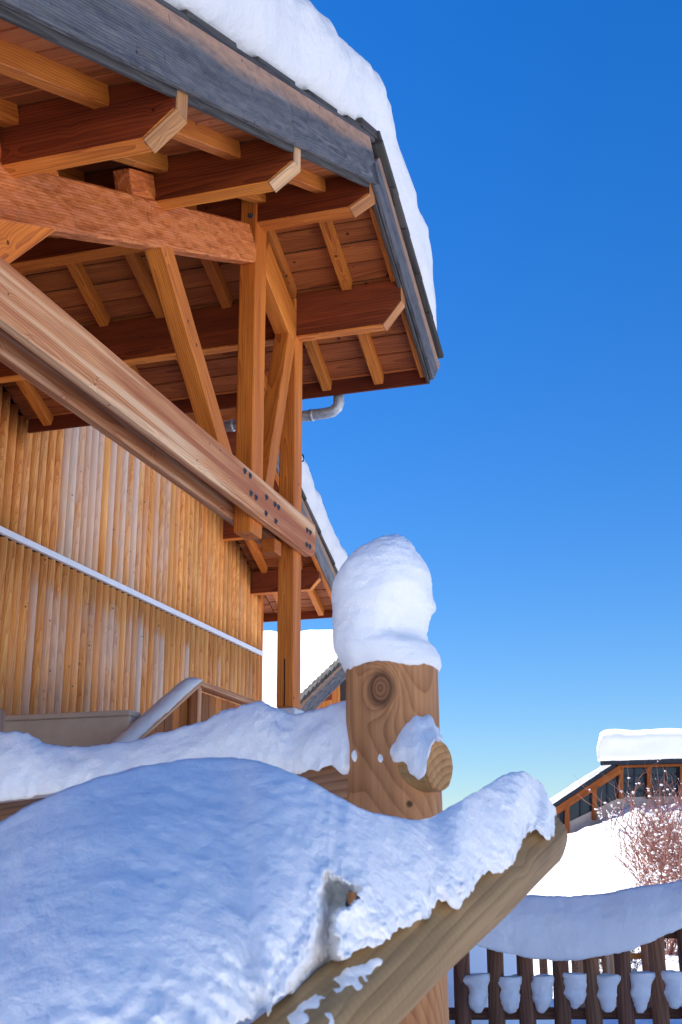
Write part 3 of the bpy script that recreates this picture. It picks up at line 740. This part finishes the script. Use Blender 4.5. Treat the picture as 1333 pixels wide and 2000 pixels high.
# snow draped on the stub end
def blob(rows_px, name, label, depth, seed=0, amp=0.006, closed=True):
    pass
def on_log(x, y, p0, p1, r):
    d = ray(x, y).normalized(); o = Vector((0, 0, EYE)); a = (p1 - p0).normalized()
    m = o - p0; dd = d - a * d.dot(a); mm = m - a * m.dot(a)
    A_, B_, C_ = dd.dot(dd), 2 * dd.dot(mm), mm.dot(mm) - r * r
    q = B_ * B_ - 4 * A_ * C_
    t = (-B_ - math.sqrt(max(q, 0))) / (2 * A_)
    return (o + d * t).y
def drape(tab, n1, nb, thick, fine=0.003, amp=0.006, bulge=0.35, pw=0.8, up_noise=14, smoothH=False, jag=0.0, cuts=None, edge=0.0, carve=None, hole=None):
    """tab: (top x, y, Y, bottom x, y, Y); closed section: front from bottom over a bulge to the top, then back down"""
    T = catmull([at(a, b, c) for a, b, c, d, e, f in tab], n1); B = catmull([at(d, e, f) for a, b, c, d, e, f in tab], n1)
    if jag:
        for k in range(len(B)):
            q_ = B[k]; B[k] = q_ + (T[k] - q_).normalized() * jag * (fbm(q_, 22, 3) + 0.7 * fbm(q_, 60, 2))
    CU = [0.0] * len(T)
    if cuts:
        for i in range(len(cuts) - 1):
            for k in range(n1): CU[i * n1 + k] = cuts[i] + (cuts[i + 1] - cuts[i]) * k / n1
        CU = [max(0, c + (0.10 * fbm((i * 0.06, 3, 1), 1.0, 3) if c > 0.02 else 0)) for i, c in enumerate(CU)]
    rows = []
    hs_ = [(t - b).length for t, b in zip(T, B)]; q = max(2, n1)
    Hm = [max(hs_[max(0, k - q):k + q + 1]) for k in range(len(hs_))]
    Hs = [sum(Hm[max(0, k - q):k + q + 1]) / len(Hm[max(0, k - q):k + q + 1]) for k in range(len(hs_))]
    for k, (t, b) in enumerate(zip(T, B)):
        h = hs_[k]; H = max(h, Hs[k] if smoothH else h); row = []
        for i in range(nb + 1):
            s = CU[k] + (1 - CU[k]) * i / nb
            base = b.lerp(t, s)
            if i == 0: b0 = base
            sp = 1 - (1 - s) * h / H
            out = math.sin(math.pi * max(0, min(1, sp))) ** pw * H * bulge 
            nrm = (Vector((0, 0, EYE)) - base).normalized()
            row.append(base + nrm * out)
        for i in range(1, 9):
            s = i / 8
            row.append(t.lerp(Vector((t.x, max(t.y, b.y) + thick * 1.15, min(t.z, b.z) + (0.3 + 0.5 * CU[k]) * abs(t.z - b.z))), s) + Vector((0, thick * 0.55 * math.sin(math.pi * s), 0)))
        for i in range(1, 5):
            s = i / 5
            row.append(Vector((t.x, max(t.y, b.y) + thick * 1.15, min(t.z, b.z) + (0.3 + 0.5 * CU[k]) * abs(t.z - b.z))).lerp(b0 + Vector((0, thick * 0.25, 0.0)), s))
        rows.append(row)
    if edge:
        for k, row in enumerate(rows):
            for i in range(nb + 1):
                wgt = smooth(0.42, 0.02, i / nb)
                p = row[i]; c_ = (Vector((0, 0, EYE)) - p).normalized()
                d = wgt * edge * (abs(noise.noise(p * 26)) * 1.0 + 0.55 * abs(noise.noise(p * 61)) + 0.3 * abs(noise.noise(p * 130)))
                d += 0.07 * edge * noise.noise(Vector((p.x * 5 + p.z * 5, p.y * 5, (p.z - p.x) * 34)))
                row[i] = p + c_ * d
    if carve:                       # broken-out recess: push the skin back inside the outline, swell its rim
        for k, row in enumerate(rows):
            for i in range(nb + 1):
                p = row[i]; d = p - Vector((0, 0, EYE)); zc = d.dot(fw)
                x = 666.5 + PX_F * d.dot(rt) / zc; y = 1000 - PX_F * d.dot(up) / zc
                if not (480 < x < 760 and 1640 < y < 2060): continue
                sd_ = poly_dist(x, y, carve) + 9 * fbm((x * 0.02, y * 0.02, 3), 1.0, 3) + 5 * fbm((x * 0.07, y * 0.07, 8), 1.0, 2)
                v_ = d.normalized()
                if sd_ > 0: row[i] = p + v_ * (0.06 * smooth(0, 14, sd_) + 0.03 * smooth(8, 40, sd_) + 0.012 * fbm(p, 30, 3))
                else: row[i] = p - v_ * 0.016 * math.exp(-(sd_ / 18) ** 2)
    bm = loft(rows); roughen(bm, amp, up_noise, 4, fine, 55)
    if hole:
        kill = []
        for f in bm.faces:
            d = f.calc_center_median() - Vector((0, 0, EYE)); zc = d.dot(fw)
            x = 666.5 + PX_F * d.dot(rt) / zc; y = 1000 - PX_F * d.dot(up) / zc
            if poly_dist(x, y, hole) + 6 * fbm((x * 0.05, y * 0.05, 5), 1.0, 3) > 0: kill.append(f)
        bmesh.ops.delete(bm, geom=kill, context='FACES')
    return bm
def poly_dist(x, y, P):             # signed distance to an outline, positive inside
    ins = False; best = 1e9
    for (x0, y0), (x1, y1) in zip(P, P[1:] + P[:1]):
        if (y0 > y) != (y1 > y) and x < (x1 - x0) * (y - y0) / (y1 - y0) + x0: ins = not ins
        t = max(0, min(1, ((x - x0) * (x1 - x0) + (y - y0) * (y1 - y0)) / ((x1 - x0) ** 2 + (y1 - y0) ** 2 + 1e-9)))
        best = min(best, math.hypot(x - x0 - t * (x1 - x0), y - y0 - t * (y1 - y0)))
    return best if ins else -best
RECESS = [(638, 1700), (668, 1716), (702, 1736), (694, 1766), (662, 1790), (650, 1820), (662, 1862), (700, 1900), (520, 2060), (500, 2010), (552, 1946), (594, 1868), (622, 1790), (622, 1730)]
HOLE = [(676, 1752), (682, 1740), (697, 1742), (703, 1754), (690, 1762), (680, 1772), (675, 1768)]
tab = [(754, 1472, 2.437, 753, 1482, 2.45), (764, 1440, 2.442, 762, 1484, 2.435), (782, 1410, 2.452, 776, 1492, 2.41), (800, 1394, 2.462, 789, 1490, 2.395), (820, 1388, 2.462, 803, 1508, 2.3800000000000003), (838, 1394, 2.462, 818, 1524, 2.37), (850, 1408, 2.452, 830, 1508, 2.3600000000000003), (858, 1424, 2.442, 835, 1470, 2.3600000000000003), (863, 1436, 2.432, 846, 1446, 2.375), (866, 1444, 2.422, 862, 1447, 2.4050000000000002)]
tag(mesh_obj('snow_clump', drape(tab, 9, 16, 0.06, bulge=0.22), M_snow_near, sm=True), 'snow clump draped over the cut rail end sticking out of the near post', 'snow')
for (x, y, r, lb) in ((695, 1476, 0.0105, 'tiny snow fleck stuck on the left face of the near post'), (744, 1480, 0.008, 'small snow fleck beside the draped clump on the near post')):
    bm = bmesh.new(); bmesh.ops.create_icosphere(bm, subdivisions=3, radius=1, matrix=Matrix.Translation(at(x, y, 2.47 if x < 700 else 2.435)) @ Matrix.Diagonal((r * 0.8, r * 0.4, r * 1.15, 1)))
    roughen(bm, 0.002, 60, 2); tag(mesh_obj('snow_fleck', bm, M_snow_near, sm=True), lb, 'snow')

# snow along the left rail
tab = [(-330, 1500, 3.40, -330, 1610, 3.30), (-200, 1470, 3.33, -200, 1590, 3.22), (-90, 1452, 3.22, -90, 1575, 3.12), (-40, 1436, 3.18, -40, 1566, 3.08), (20, 1427, 3.12, 10, 1562, 3.03), (60, 1432, 3.09, 55, 1560, 3.0), (95, 1452, 3.06, 90, 1552, 2.97), (140, 1457, 3.02, 140, 1550, 2.93), (200, 1456, 2.97, 200, 1546, 2.88), (290, 1440, 2.90, 290, 1538, 2.81), (380, 1412, 2.82, 385, 1528, 2.74), (450, 1384, 2.76, 455, 1520, 2.68), (490, 1371, 2.73, 495, 1512, 2.65), (512, 1366, 2.71, 520, 1506, 2.63), (535, 1380, 2.68, 548, 1500, 2.61), (565, 1391, 2.66, 575, 1508, 2.59), (600, 1392, 2.63, 604, 1508, 2.55), (640, 1379, 2.60, 640, 1500, 2.52), (668, 1369, 2.58, 662, 1508, 2.50), (690, 1368, 2.57, 676, 1512, 2.50), (712, 1380, 2.55, 705, 1490, 2.52)]
tag(mesh_obj('snow_drift', drape(tab, 10, 22, 0.10, bulge=0.2, fine=0.0028, jag=0.007, edge=0.008), M_snow_near, sm=True), 'long wavy snow ridge lying on the left log rail behind the foreground heap', 'snow')

# big foreground heap and the snow on the sloping handrail
tab = [(1089, 1600, 2.24, 1091, 1622, 2.17), (1078, 1560, 2.26, 1070, 1634, 2.13), (1055, 1524, 2.27, 1042, 1620, 2.115), (1022, 1508, 2.25, 1010, 1670, 2.06), (985, 1515, 2.24, 988, 1698, 2.03), (948, 1536, 2.23, 944, 1710, 1.99), (900, 1562, 2.22, 902, 1762, 1.93), (852, 1588, 2.21, 858, 1757, 1.88), (812, 1599, 2.20, 828, 1798, 1.83), (772, 1599, 2.20, 788, 1814, 1.80), (735, 1589, 2.20, 757, 1846, 1.75), (704, 1576, 2.20, 704, 1858, 1.70), (683, 1565, 2.20, 672, 1869, 1.69), (664, 1556, 2.20, 640, 1882, 1.7), (650, 1549, 2.20, 626, 1896, 1.7), (634, 1541, 2.20, 610, 1908, 1.70), (614, 1531, 2.20, 594, 1922, 1.70), (588, 1518, 2.19, 576, 1938, 1.6), (545, 1500, 2.19, 546, 1962, 1.55), (500, 1487, 2.18, 524, 1975, 1.47), (440, 1480, 2.16, 506, 1972, 1.41), (355, 1485, 2.14, 460, 2006, 1.36), (255, 1504, 2.12, 380, 2085, 1.28), (150, 1535, 2.10, 250, 2160, 1.22), (55, 1572, 2.06, 90, 2220, 1.2), (-10, 1610, 2.0, -60, 2260, 1.2), (-130, 1690, 1.95, -250, 2300, 1.2), (-320, 1820, 1.9, -420, 2320, 1.2), (-385, 1910, 1.9, -445, 2330, 1.24), (-425, 2050, 1.9, -455, 2336, 1.3), (-450, 2240, 1.9, -460, 2340, 1.38)]
tab = [(a, b, c, d, e, on_log(d, e, hA, hB, 0.062) if 520 < d < 1080 else f) for a, b, c, d, e, f in tab]
rise = [0.03, 0.05, 0.07, 0.08, 0.09, 0.09, 0.09, 0.09, 0.10, 0.10, 0.11, 0.12, 0.13, 0.15, 0.17, 0.19, 0.21, 0.24, 0.28, 0.32, 0.36, 0.40, 0.43, 0.46, 0.50, 0.52, 0.54, 0.55, 0.55, 0.45, 0.32, 0.15]
tab = [(a, b, min(c, f + r), d, e, f) for (a, b, c, d, e, f), r in zip(tab, rise)]
heap = mesh_obj('snow_heap', drape(tab, 20, 96, 0.07, edge=0.02, fine=0.0014, amp=0.005, bulge=0.2, pw=0.75, up_noise=8, smoothH=True, jag=0.011, carve=RECESS, hole=HOLE), M_snow_near, sm=True)
tag(heap, 'huge foreground snow heap spilling over the sloping log handrail', 'snow')
tab = [(742, 1878, 1.672, 738, 1884, 1.66), (728, 1880, 1.665, 724, 1906, 1.63), (708, 1888, 1.65, 704, 1945, 1.575), (690, 1892, 1.64, 684, 1925, 1.59), (668, 1898, 1.63, 655, 1960, 1.555), (640, 1915, 1.60, 650, 2010, 1.50), (600, 1950, 1.555, 640, 2040, 1.46), (560, 1985, 1.52, 600, 2075, 1.42)]
tab = [(a, b, on_log(a, b, hA, hB, 0.057), d, e, on_log(d, e, hA, hB, 0.057)) for a, b, c, d, e, f in tab]
tag(mesh_obj('snow_patch', drape(tab, 10, 12, 0.03, bulge=0.12, fine=0.004), M_snow_near, sm=True), 'thin ragged snow patch on the lower end of the sloping handrail', 'snow')

# ------------------------------------------------------------------ picket fence on the right
PY = 7.3
pf = thing('picket_fence', 'dark brown round picket fence under a hanging snow drape at lower right', 'fence', (at(1150, 1978, PY).x, PY, 0))
pfo = pf.location.copy()
zr = at(1120, 1980, PY).z; zt = at(1310, 1822, PY).z
def pick(x): return at(x, 1900, PY).x
pk_m = None
xs = [899.7 + 63.15 * i for i in range(-3, 13)]
for i, x in enumerate(xs):
    X = pick(x)
    bm = log_mesh(zt + 0.04 + 0.1, 0.049, 0.047, seg=16, rings=8, amp=0.04, seed=i * 1.7)
    o = mesh_obj('picket', bm, M_fence, pf, tint(0.22), Matrix(((0, -1, 0, X - pfo.x), (0, 0, 1, -0.055), (1, 0, 0, -0.1), (0, 0, 0, 1))) @ Matrix.Rotation(random.uniform(-0.01, 0.01), 4, 'Z') @ Matrix.Rotation(random.uniform(0, 6), 4, 'X'))
    for p in o.data.polygons: p.use_smooth = len(p.vertices) == 4
x0, x1 = pick(650), pick(1720)
for zz, h in ((zr, 0.062), (zt, 0.062)):
    beam('rail', pf, Vector((x0 - pfo.x, 0.03, zz)), Vector((x1 - pfo.x, 0.03, zz)), 0.06, h, M_fence, (0.8, 0.75, 0.75, 1))
tab = [(700, 1735, PY - .06, 700, 1790, PY - .16), (780, 1742, PY - .06, 780, 1808, PY - .18), (860, 1750, PY - .06, 865, 1828, PY - .2), (940, 1752, PY - .06, 940, 1850, PY - .21), (1000, 1750, PY - .06, 1000, 1866, PY - .21), (1060, 1750, PY - .06, 1060, 1875, PY - .21), (1110, 1750, PY - .06, 1110, 1876, PY - .21), (1160, 1747, PY - .06, 1170, 1870, PY - .21), (1220, 1739, PY - .06, 1225, 1857, PY - .21), (1275, 1729, PY - .06, 1272, 1840, PY - .21), (1320, 1719, PY - .06, 1318, 1819, PY - .2), (1400, 1700, PY - .06, 1400, 1792, PY - .19), (1500, 1685, PY - .06, 1500, 1778, PY - .18), (1640, 1690, PY - .06, 1640, 1770, PY - .16)]
tag(mesh_obj('snow_drape', drape(tab, 12, 26, 0.10, bulge=0.16, fine=0.004, amp=0.012, up_noise=5), M_snow_near, sm=True), 'sagging thick snow drape hanging over the picket fence top rail', 'snow')
def lump(cx, i):
    top, bot = 1903 + (0, 3, 2, -3, 1, -4, -6)[i], 1978 + (0, 1, 2, -6, -2, 1, -8)[i]
    prof = [(0, 20.5, 0.0), (0.05, 22, 0), (0.2, 21.5, 0), (0.35, 19.5, 1), (0.48, 19, -1), (0.56, 19.5, -1.5), (0.7, 16.5, 0), (0.85, 12, 0.5), (0.95, 8, 0), (1.0, 4, 0)]
    rows = []
    for k in range(31):
        t = k / 30; w_, dx = lerp_tab(prof, t)
        w_ *= 1 + 0.15 * noise.noise(Vector((t * 4.2, i * 3.1, 0))); dx += 4.5 * noise.noise(Vector((t * 3, i * 5.3, 9)))
        c = at(cx + dx, top + (bot - top) * t, PY - 0.085); rx = w_ / 2313 * PY
        rows.append([Vector((c.x + rx * math.cos(a), c.y + rx * 0.85 * math.sin(a), c.z)) for a in [2 * math.pi * j / 28 for j in range(28)]])
    bm = loft(rows); roughen(bm, 0.012, 12, 4, 0.003, 60)
    o = mesh_obj('snow_lump', bm, M_snow_near, sm=True)
    return o
LL = ['smooth tapering snow lump between pickets nearest the log handrail', 'notched snow lump between the second and third pickets from the left', 'tapering snow lump in the third picket gap from the left', 'snow lump in the middle picket gap under the deepest sag', 'snow lump just right of the middle picket gap', 'snow lump between pickets, second from the right photo edge', 'snow lump cut off by the right photo edge']
for i, cx in enumerate((932.7, 997, 1059, 1124, 1189, 1251, 1316)):
    tag(lump(cx, i), LL[i], 'snow', 'snow lumps between the fence pickets')

# ------------------------------------------------------------------ far post and rail fence seen through the pickets
BY = 15.0
bf = thing('post_rail_fence', 'pale sunlit post and rail fence far behind the dark picket fence', 'fence', (at(1060, 1900, BY).x, BY, 0))
bo = bf.location.copy()
for x, y, r in ((941, 1862, 0.05), (992, 1866, 0.055), (1061, 1868, 0.05), (1127, 1866, 0.07), (1187, 1862, 0.075), (1262, 1860, 0.06)):
    p = at(x, y, BY)
    round_log('post', bf, Vector((p.x - bo.x, 0, -0.2)), Vector((p.x - bo.x, 0, p.z + (0.0 if x < 1100 else 0.15))), r, r, M_chord, (0.95, 0.9, 0.85, 1), seg=12, rings=3)
a = at(938, 1868, BY); b = at(1270, 1868, BY)
round_log('rail', bf, Vector((a.x - bo.x, 0.05, a.z)), Vector((b.x - bo.x, 0.05, b.z)), 0.035, 0.035, M_larch, (1.1, 1.1, 1.1, 1), seg=10, rings=3)
# ------------------------------------------------------------------ far chalet (left of the near post)
fc = thing('far_chalet', 'distant orange larch chalet with snowy roof beside the near post', 'chalet', Vector((at(660, 1500, 27).x, 27, 0)))
fco = fc.location.copy()
def fb_(name, a, b, wd, ht, mat, color=(1, 1, 1, 1), **k): return beam(name, fc, a - fco, b - fco, wd, ht, mat, color, **k)
A = at(560, 1402, 25.6); B = at(690, 1276, 28.0); C = at(330, 1282, 41.0); D = C + (A - B)
nr = (B - A).cross(C - B).normalized(); nr = nr if nr.z > 0 else -nr
def quad_slab(P, off, th):
    bm = bmesh.new(); lo = [bm.verts.new(p + nr * off) for p in P]; hi = [bm.verts.new(p + nr * (off + th)) for p in P]
    bm.faces.new(lo[::-1]); bm.faces.new(hi)
    for i in range(4):
        j = (i + 1) % 4; bm.faces.new((lo[i], lo[j], hi[j], hi[i]))
    bmesh.ops.recalc_face_normals(bm, faces=bm.faces[:]); return bm
bm = quad_slab([p - fco for p in (A, B, C, D)], -0.05, 0.12); mesh_obj('roof', bm, M_shingle, fc)
back = Vector((nr.x, nr.y, 0)).normalized()
# far slope
D2 = B - back * 0 + Vector(((B - A).x, (B - A).y, -(B - A).z)); 
bm = bmesh.new(); nrs = nr; P4 = [B, D2, D2 + (C - B), C]
lo = [bm.verts.new(p - fco) for p in P4]; hi = [bm.verts.new(p - fco + Vector((0, 0, 0.12))) for p in P4]
bm.faces.new(lo[::-1]); bm.faces.new(hi)
for i in range(4):
    j = (i + 1) % 4; bm.faces.new((lo[i], lo[j], hi[j], hi[i]))
bmesh.ops.recalc_face_normals(bm, faces=bm.faces[:]); mesh_obj('roof', bm, M_shingle, fc)
out = Vector((0.55, -0.83, 0)).normalized()
along = (B - A).normalized()
fb_('fascia_board', A + out * 0.1 - nr * 0.12, B + out * 0.1 - nr * 0.12, 0.06, 0.34, M_fascia, (1.3, 1.3, 1.3, 1), upv=nr)
for k in range(16):
    p = A.lerp(B, k / 16) + out * 0.12 + nr * 0.1; q = A.lerp(B, (k + 1.25) / 16) + out * 0.12 + nr * 0.16
    fb_('shingle', p, q, 0.25, 0.05, M_shingle, tint(0.3, 1.2), upv=nr, bev=0)
# gable wall of upright boards under the rake, set back
gdir = Vector((along.x, along.y, 0)).normalized()
for k in range(26):
    t = 0.14 + 0.86 * k / 25; p = A.lerp(B, t) - out * 0.65; 
    if 9 <= k <= 11: continue
    fb_('wall_board', Vector((p.x, p.y, 0.0)), Vector((p.x, p.y, p.z - 0.42)), 0.05, (A - B).xy.length * 0.86 / 25 * 0.97, M_larch, tint(0.2, 0.95), upv=gdir, bev=0)
p = A.lerp(B, 0.14 + 0.86 * 10 / 25) - out * 0.68
fb_('white_panel', Vector((p.x, p.y, 0)), Vector((p.x, p.y, p.z - 0.62)), 0.05, 0.30, M_white, upv=gdir, bev=0)
for t in (0.2, 0.52, 0.86):
    p = A.lerp(B, t) - nr * 0.3
    fb_('purlin', p + out * 0.02, p - out * 0.8, 0.16, 0.24, M_purlin, bev=0)
for P0, P1 in ((A, D), (D2, D2 + (C - B))):
    q0 = P0.lerp(B, 0.16) if P0 is A else P0.lerp(B, 0.16); q1 = P1.lerp(C, 0.16)
    q0 = q0 + (C - B).normalized() * 0.8
    fb_('wall', Vector((q0.x, q0.y, q0.z / 2 - 0.2)), Vector((q1.x, q1.y, q1.z / 2 - 0.2)), 0.2, q0.z - 0.2, M_larch, bev=0)
# its snow
rows = []
for i in range(41):
    t = i / 40; P = A.lerp(B, 1 - t) if False else None
    a = B.lerp(A, -0.03 + 1.02 * t) ; ths = 0.55 * (1 - 0.9 * smooth(0.93, 1, t)); row = []
    for k in range(30):
        s = (k / 29); e = min(1, s / 0.05); hh = ths * math.sqrt(max(0, 1 - (1 - e) ** 2)) if e < 1 else ths
        hh *= 1 + 0.22 * noise.noise(Vector((t * 2.2 + s * 3, s * 4, 1)))
        row.append(a + (C - B) * s + nr * (hh + 0.10))
    row += [a + (C - B) + nr * 0.09, a + nr * 0.09]
    rows.append(row)
bm = loft(rows); roughen(bm, 0.06, 0.5, 3)
tag(mesh_obj('roof_snow', bm, M_snow_far, sm=True), 'bright sunlit snow slope on the distant chalet roof behind the porch post', 'snow', 'snow lying on roofs')

# ------------------------------------------------------------------ glazed gallery building on the hill
GY = 39.0
gal = thing('gallery_building', 'glazed timber gallery building at the top of the snowy hill', 'building', Vector((at(1260, 1570, GY).x, GY, 2.0)))
go = gal.location.copy()
def G(x, y, dy=0.0): return at(x, y, GY + dy) - go
def gbm(name, a, b, wd, ht, mat, color=(1, 1, 1, 1), par=None, **k):
    o = beam(name, gal, a, b, wd, ht, mat, color, **k)
    if par: o.parent = par; o.matrix_parent_inverse = par.matrix_local.inverted()
    return o
def poly(name, pts, depth, mat, par=None):
    bm = bmesh.new(); f = [bm.verts.new(p) for p in pts]; b = [bm.verts.new(p + Vector((0, depth, 0))) for p in pts]
    bm.faces.new(f); bm.faces.new(b[::-1])
    for i in range(len(pts)):
        j = (i + 1) % len(pts); bm.faces.new((f[j], f[i], b[i], b[j]))
    bmesh.ops.recalc_face_normals(bm, faces=bm.faces[:])
    o = mesh_obj(name, bm, mat, gal)
    if par: o.parent = par; o.matrix_parent_inverse = par.matrix_local.inverted()
    return o
poly('wall', [G(1070, 1625), G(1213, 1557), G(1500, 1552), G(1500, 1640), G(1070, 1660)], 0.25, M_conc)
poly('back_wall', [G(1070, 1590, 4), G(1205, 1500, 4), G(1500, 1490, 4), G(1500, 1620, 4), G(1070, 1640, 4)], 0.2, plain('dim_interior', lin(70, 52, 44), 0.8))
bays = [((1085, 1588), (1107, 1572), (1107, 1628), (1085, 1640)), ((1110, 1572), (1158, 1541), (1158, 1598), (1110, 1624)), ((1163, 1538), (1210, 1507), (1210, 1557), (1163, 1594)), ((1216, 1499), (1264, 1497), (1264, 1556), (1216, 1557)), ((1271, 1497), (1328, 1494), (1328, 1555), (1271, 1556)), ((1336, 1494), (1395, 1492), (1395, 1555), (1336, 1555)), ((1403, 1492), (1470, 1490), (1470, 1555), (1403, 1555))]
for i, q in enumerate(bays):
    wdw = poly('window', [G(*p, 0.12) for p in q], 0.03, M_glass)
    mx = (q[0][0] + q[1][0]) / 2
    gbm('mullion', G(mx, (q[0][1] + q[1][1]) / 2, 0.1), G(mx, (q[2][1] + q[3][1]) / 2, 0.1), 0.05, 0.05, M_dark, par=wdw, upv=(1, 0, 0), bev=0)
    if i >= 3:
        for f in (0.3, 0.55, 0.8):
            gbm('glazing_bar', G(q[0][0], q[0][1] + (q[3][1] - q[0][1]) * f, 0.1), G(q[1][0], q[1][1] + (q[2][1] - q[1][1]) * f, 0.1), 0.04, 0.04, M_dark, par=wdw, bev=0)
for x, y0, y1 in ((1108, 1572, 1632), (1161, 1540, 1602), (1213, 1497, 1560), (1268, 1494, 1560), (1332, 1492, 1560), (1399, 1490, 1560)):
    gbm('post', G(x, y1, -0.06), G(x, y0, -0.06), 0.14, 0.14, M_larch, (0.42, 0.38, 0.36, 1), upv=(1, 0, 0), bev=0)
gbm('eave_beam', G(1080, 1587, -0.1), G(1212, 1502, -0.1), 0.2, 0.24, M_larch, (0.45, 0.4, 0.37, 1), bev=0)
gbm('eave_beam', G(1206, 1495, -0.08), G(1500, 1488, -0.08), 0.16, 0.16, M_larch, (0.4, 0.36, 0.34, 1), bev=0)
DV = Vector((0.34, 0.94, 0))
def roof_box(name, a, b, dn, db, th, mat):
    bm = bmesh.new(); P = [a + DV * dn, b + DV * dn, b + DV * db, a + DV * db]
    lo = [bm.verts.new(p) for p in P]; hi = [bm.verts.new(p + Vector((0, 0, th))) for p in P]
    bm.faces.new(lo[::-1]); bm.faces.new(hi)
    for i in range(4):
        j = (i + 1) % 4; bm.faces.new((lo[i], lo[j], hi[j], hi[i]))
    bmesh.ops.recalc_face_normals(bm, faces=bm.faces[:]); return mesh_obj(name, bm, mat, gal)
roof_box('roof', G(1178, 1497), G(1500, 1488), -0.55, 5, 0.14, M_dark)
roof_box('roof', G(1076, 1586), G(1206, 1500), -0.4, 4.4, 0.13, M_dark)
def box_snow(a, b, dn, db, h, e0, label, soft=0.28):
    rows = []
    n = 46; L = (b - a).length
    for i in range(n + 1):
        t = i / n; p = a.lerp(b, t); d0 = t * L
        e = min(1, d0 / soft); s = 0.55 + 0.45 * math.sqrt(max(0, 1 - (1 - e) ** 2)) if e < 1 else 1
        hh = h * s * (1 + 0.05 * noise.noise(Vector((t * 6, h, 0)))); row = []
        for k in range(12):
            c = k / 11; y_ = dn - 0.06 + 0.35 * max(0, (c - 0.5) * 2) ** 2.2; row.append(p + DV * y_ + Vector((0, 0, hh * (1 - (1 - c) ** 1.5))))
        for k in range(1, 8):
            row.append(p + DV * (dn + 0.3 + (db - dn - 0.3) * k / 7) + Vector((0, 0, hh * (1 + 0.06 * math.sin(k)))))
        row.append(p + DV * db)
        rows.append([q + go for q in row])
    bm = loft(rows); roughen(bm, 0.03, 1.2, 3, 0.012, 8)
    tag(mesh_obj('roof_snow', bm, M_snow_far, sm=True), label, 'snow', 'snow lying on roofs')
box_snow(G(1173, 1489), G(1500, 1480), -0.6, 5, 0.98, 0, 'thick flat topped snow slab on the hilltop gallery roof')
box_snow(G(1074, 1578), G(1204, 1492), -0.4, 4.4, 0.22, 0, 'thin snow layer on the sloping stair roof of the hilltop gallery', 0.1)

# ------------------------------------------------------------------ shrubs on the hill
M_twig = plain('red_twig', lin(146, 100, 88), 0.8, 0, 0.35, 30)
M_twigd = plain('dark_twig', lin(70, 60, 66), 0.8, 0, 0.3, 30)
def shrub(x, y, Y, h, spread, ntw, label, mat, snowy, seed):
    rnd = random.Random(seed)
    b = at(x, y, Y); gz = hill_h(b.x, b.y); base = Vector((b.x, b.y, gz))
    t = thing('shrub', label, 'shrub', base, 0, 'bare shrubs on the snowy slope')
    bm = bmesh.new(); tips = []
    def grow(p, d, L, r, lev):
        pts = [p]; q = p.copy(); dd = d.copy()
        for k in range(3):
            dd = (dd + Vector((rnd.uniform(-.3, .3), rnd.uniform(-.3, .3), rnd.uniform(-0.1, .2)))).normalized(); q = q + dd * L / 3; pts.append(q.copy())
            if lev < 2:
                for _ in range(2 if lev == 0 else 1):
                    grow(q.copy(), (dd + Vector((rnd.uniform(-1, 1), rnd.uniform(-1, 1), rnd.uniform(-0.1, .7)))).normalized(), L * rnd.uniform(0.35, 0.6), r * 0.6, lev + 1)
        tube(bm, pts, [r, r * 0.8, r * 0.6, r * 0.3], 3)
        tips.extend(pts[1:])
    for _ in range(ntw):
        a = rnd.uniform(0, 2 * math.pi); s = rnd.uniform(0, 1)
        p = Vector((math.cos(a) * s * spread * 0.6, math.sin(a) * s * spread * 0.6, -0.05))
        grow(p, Vector((math.cos(a) * s * 0.8, math.sin(a) * s * 0.8, 1)).normalized(), h * rnd.uniform(0.5, 1.0), 0.016, 0)
    struct(mesh_obj('twigs', bm, mat, t), 'stuff')
    bm = bmesh.new()
    for p in rnd.sample(tips, int(len(tips) * snowy)):
        r = rnd.uniform(0.01, 0.032)
        bmesh.ops.create_icosphere(bm, subdivisions=1, radius=r, matrix=Matrix.Translation(p + Vector((0, 0, 0.01))) @ Matrix.Diagonal((1.2, 1.2, 0.7, 1)))
    roughen(bm, 0.02, 12, 2)
    struct(mesh_obj('snow_tufts', bm, M_snow_far, t, sm=True), 'stuff')
shrub(1205, 1742, 19, 0.55, 0.55, 24, 'low dark twiggy shrub loaded with snow at the foot of the slope', M_twigd, 0.40, 1)
shrub(1285, 1725, 22, 1.0, 0.6, 46, 'snow dusted shrub in the middle of the slope bushes', M_twig, 0.26, 2)
shrub(1312, 1660, 26, 2.0, 0.6, 60, 'tall reddish bare shrub against the gallery windows', M_twig, 0.10, 3)
shrub(1345, 1700, 24, 1.8, 0.7, 60, 'reddish bare shrub running out of the right photo edge', M_twig, 0.14, 4)
shrub(1278, 1640, 31, 1.0, 0.5, 40, 'brown shrub just below the gallery wall', M_twig, 0.14, 5)
shrub(1188, 1575, 36, 0.6, 0.2, 3, 'small snow tipped sapling in front of the stair gallery', M_twigd, 0.35, 6)
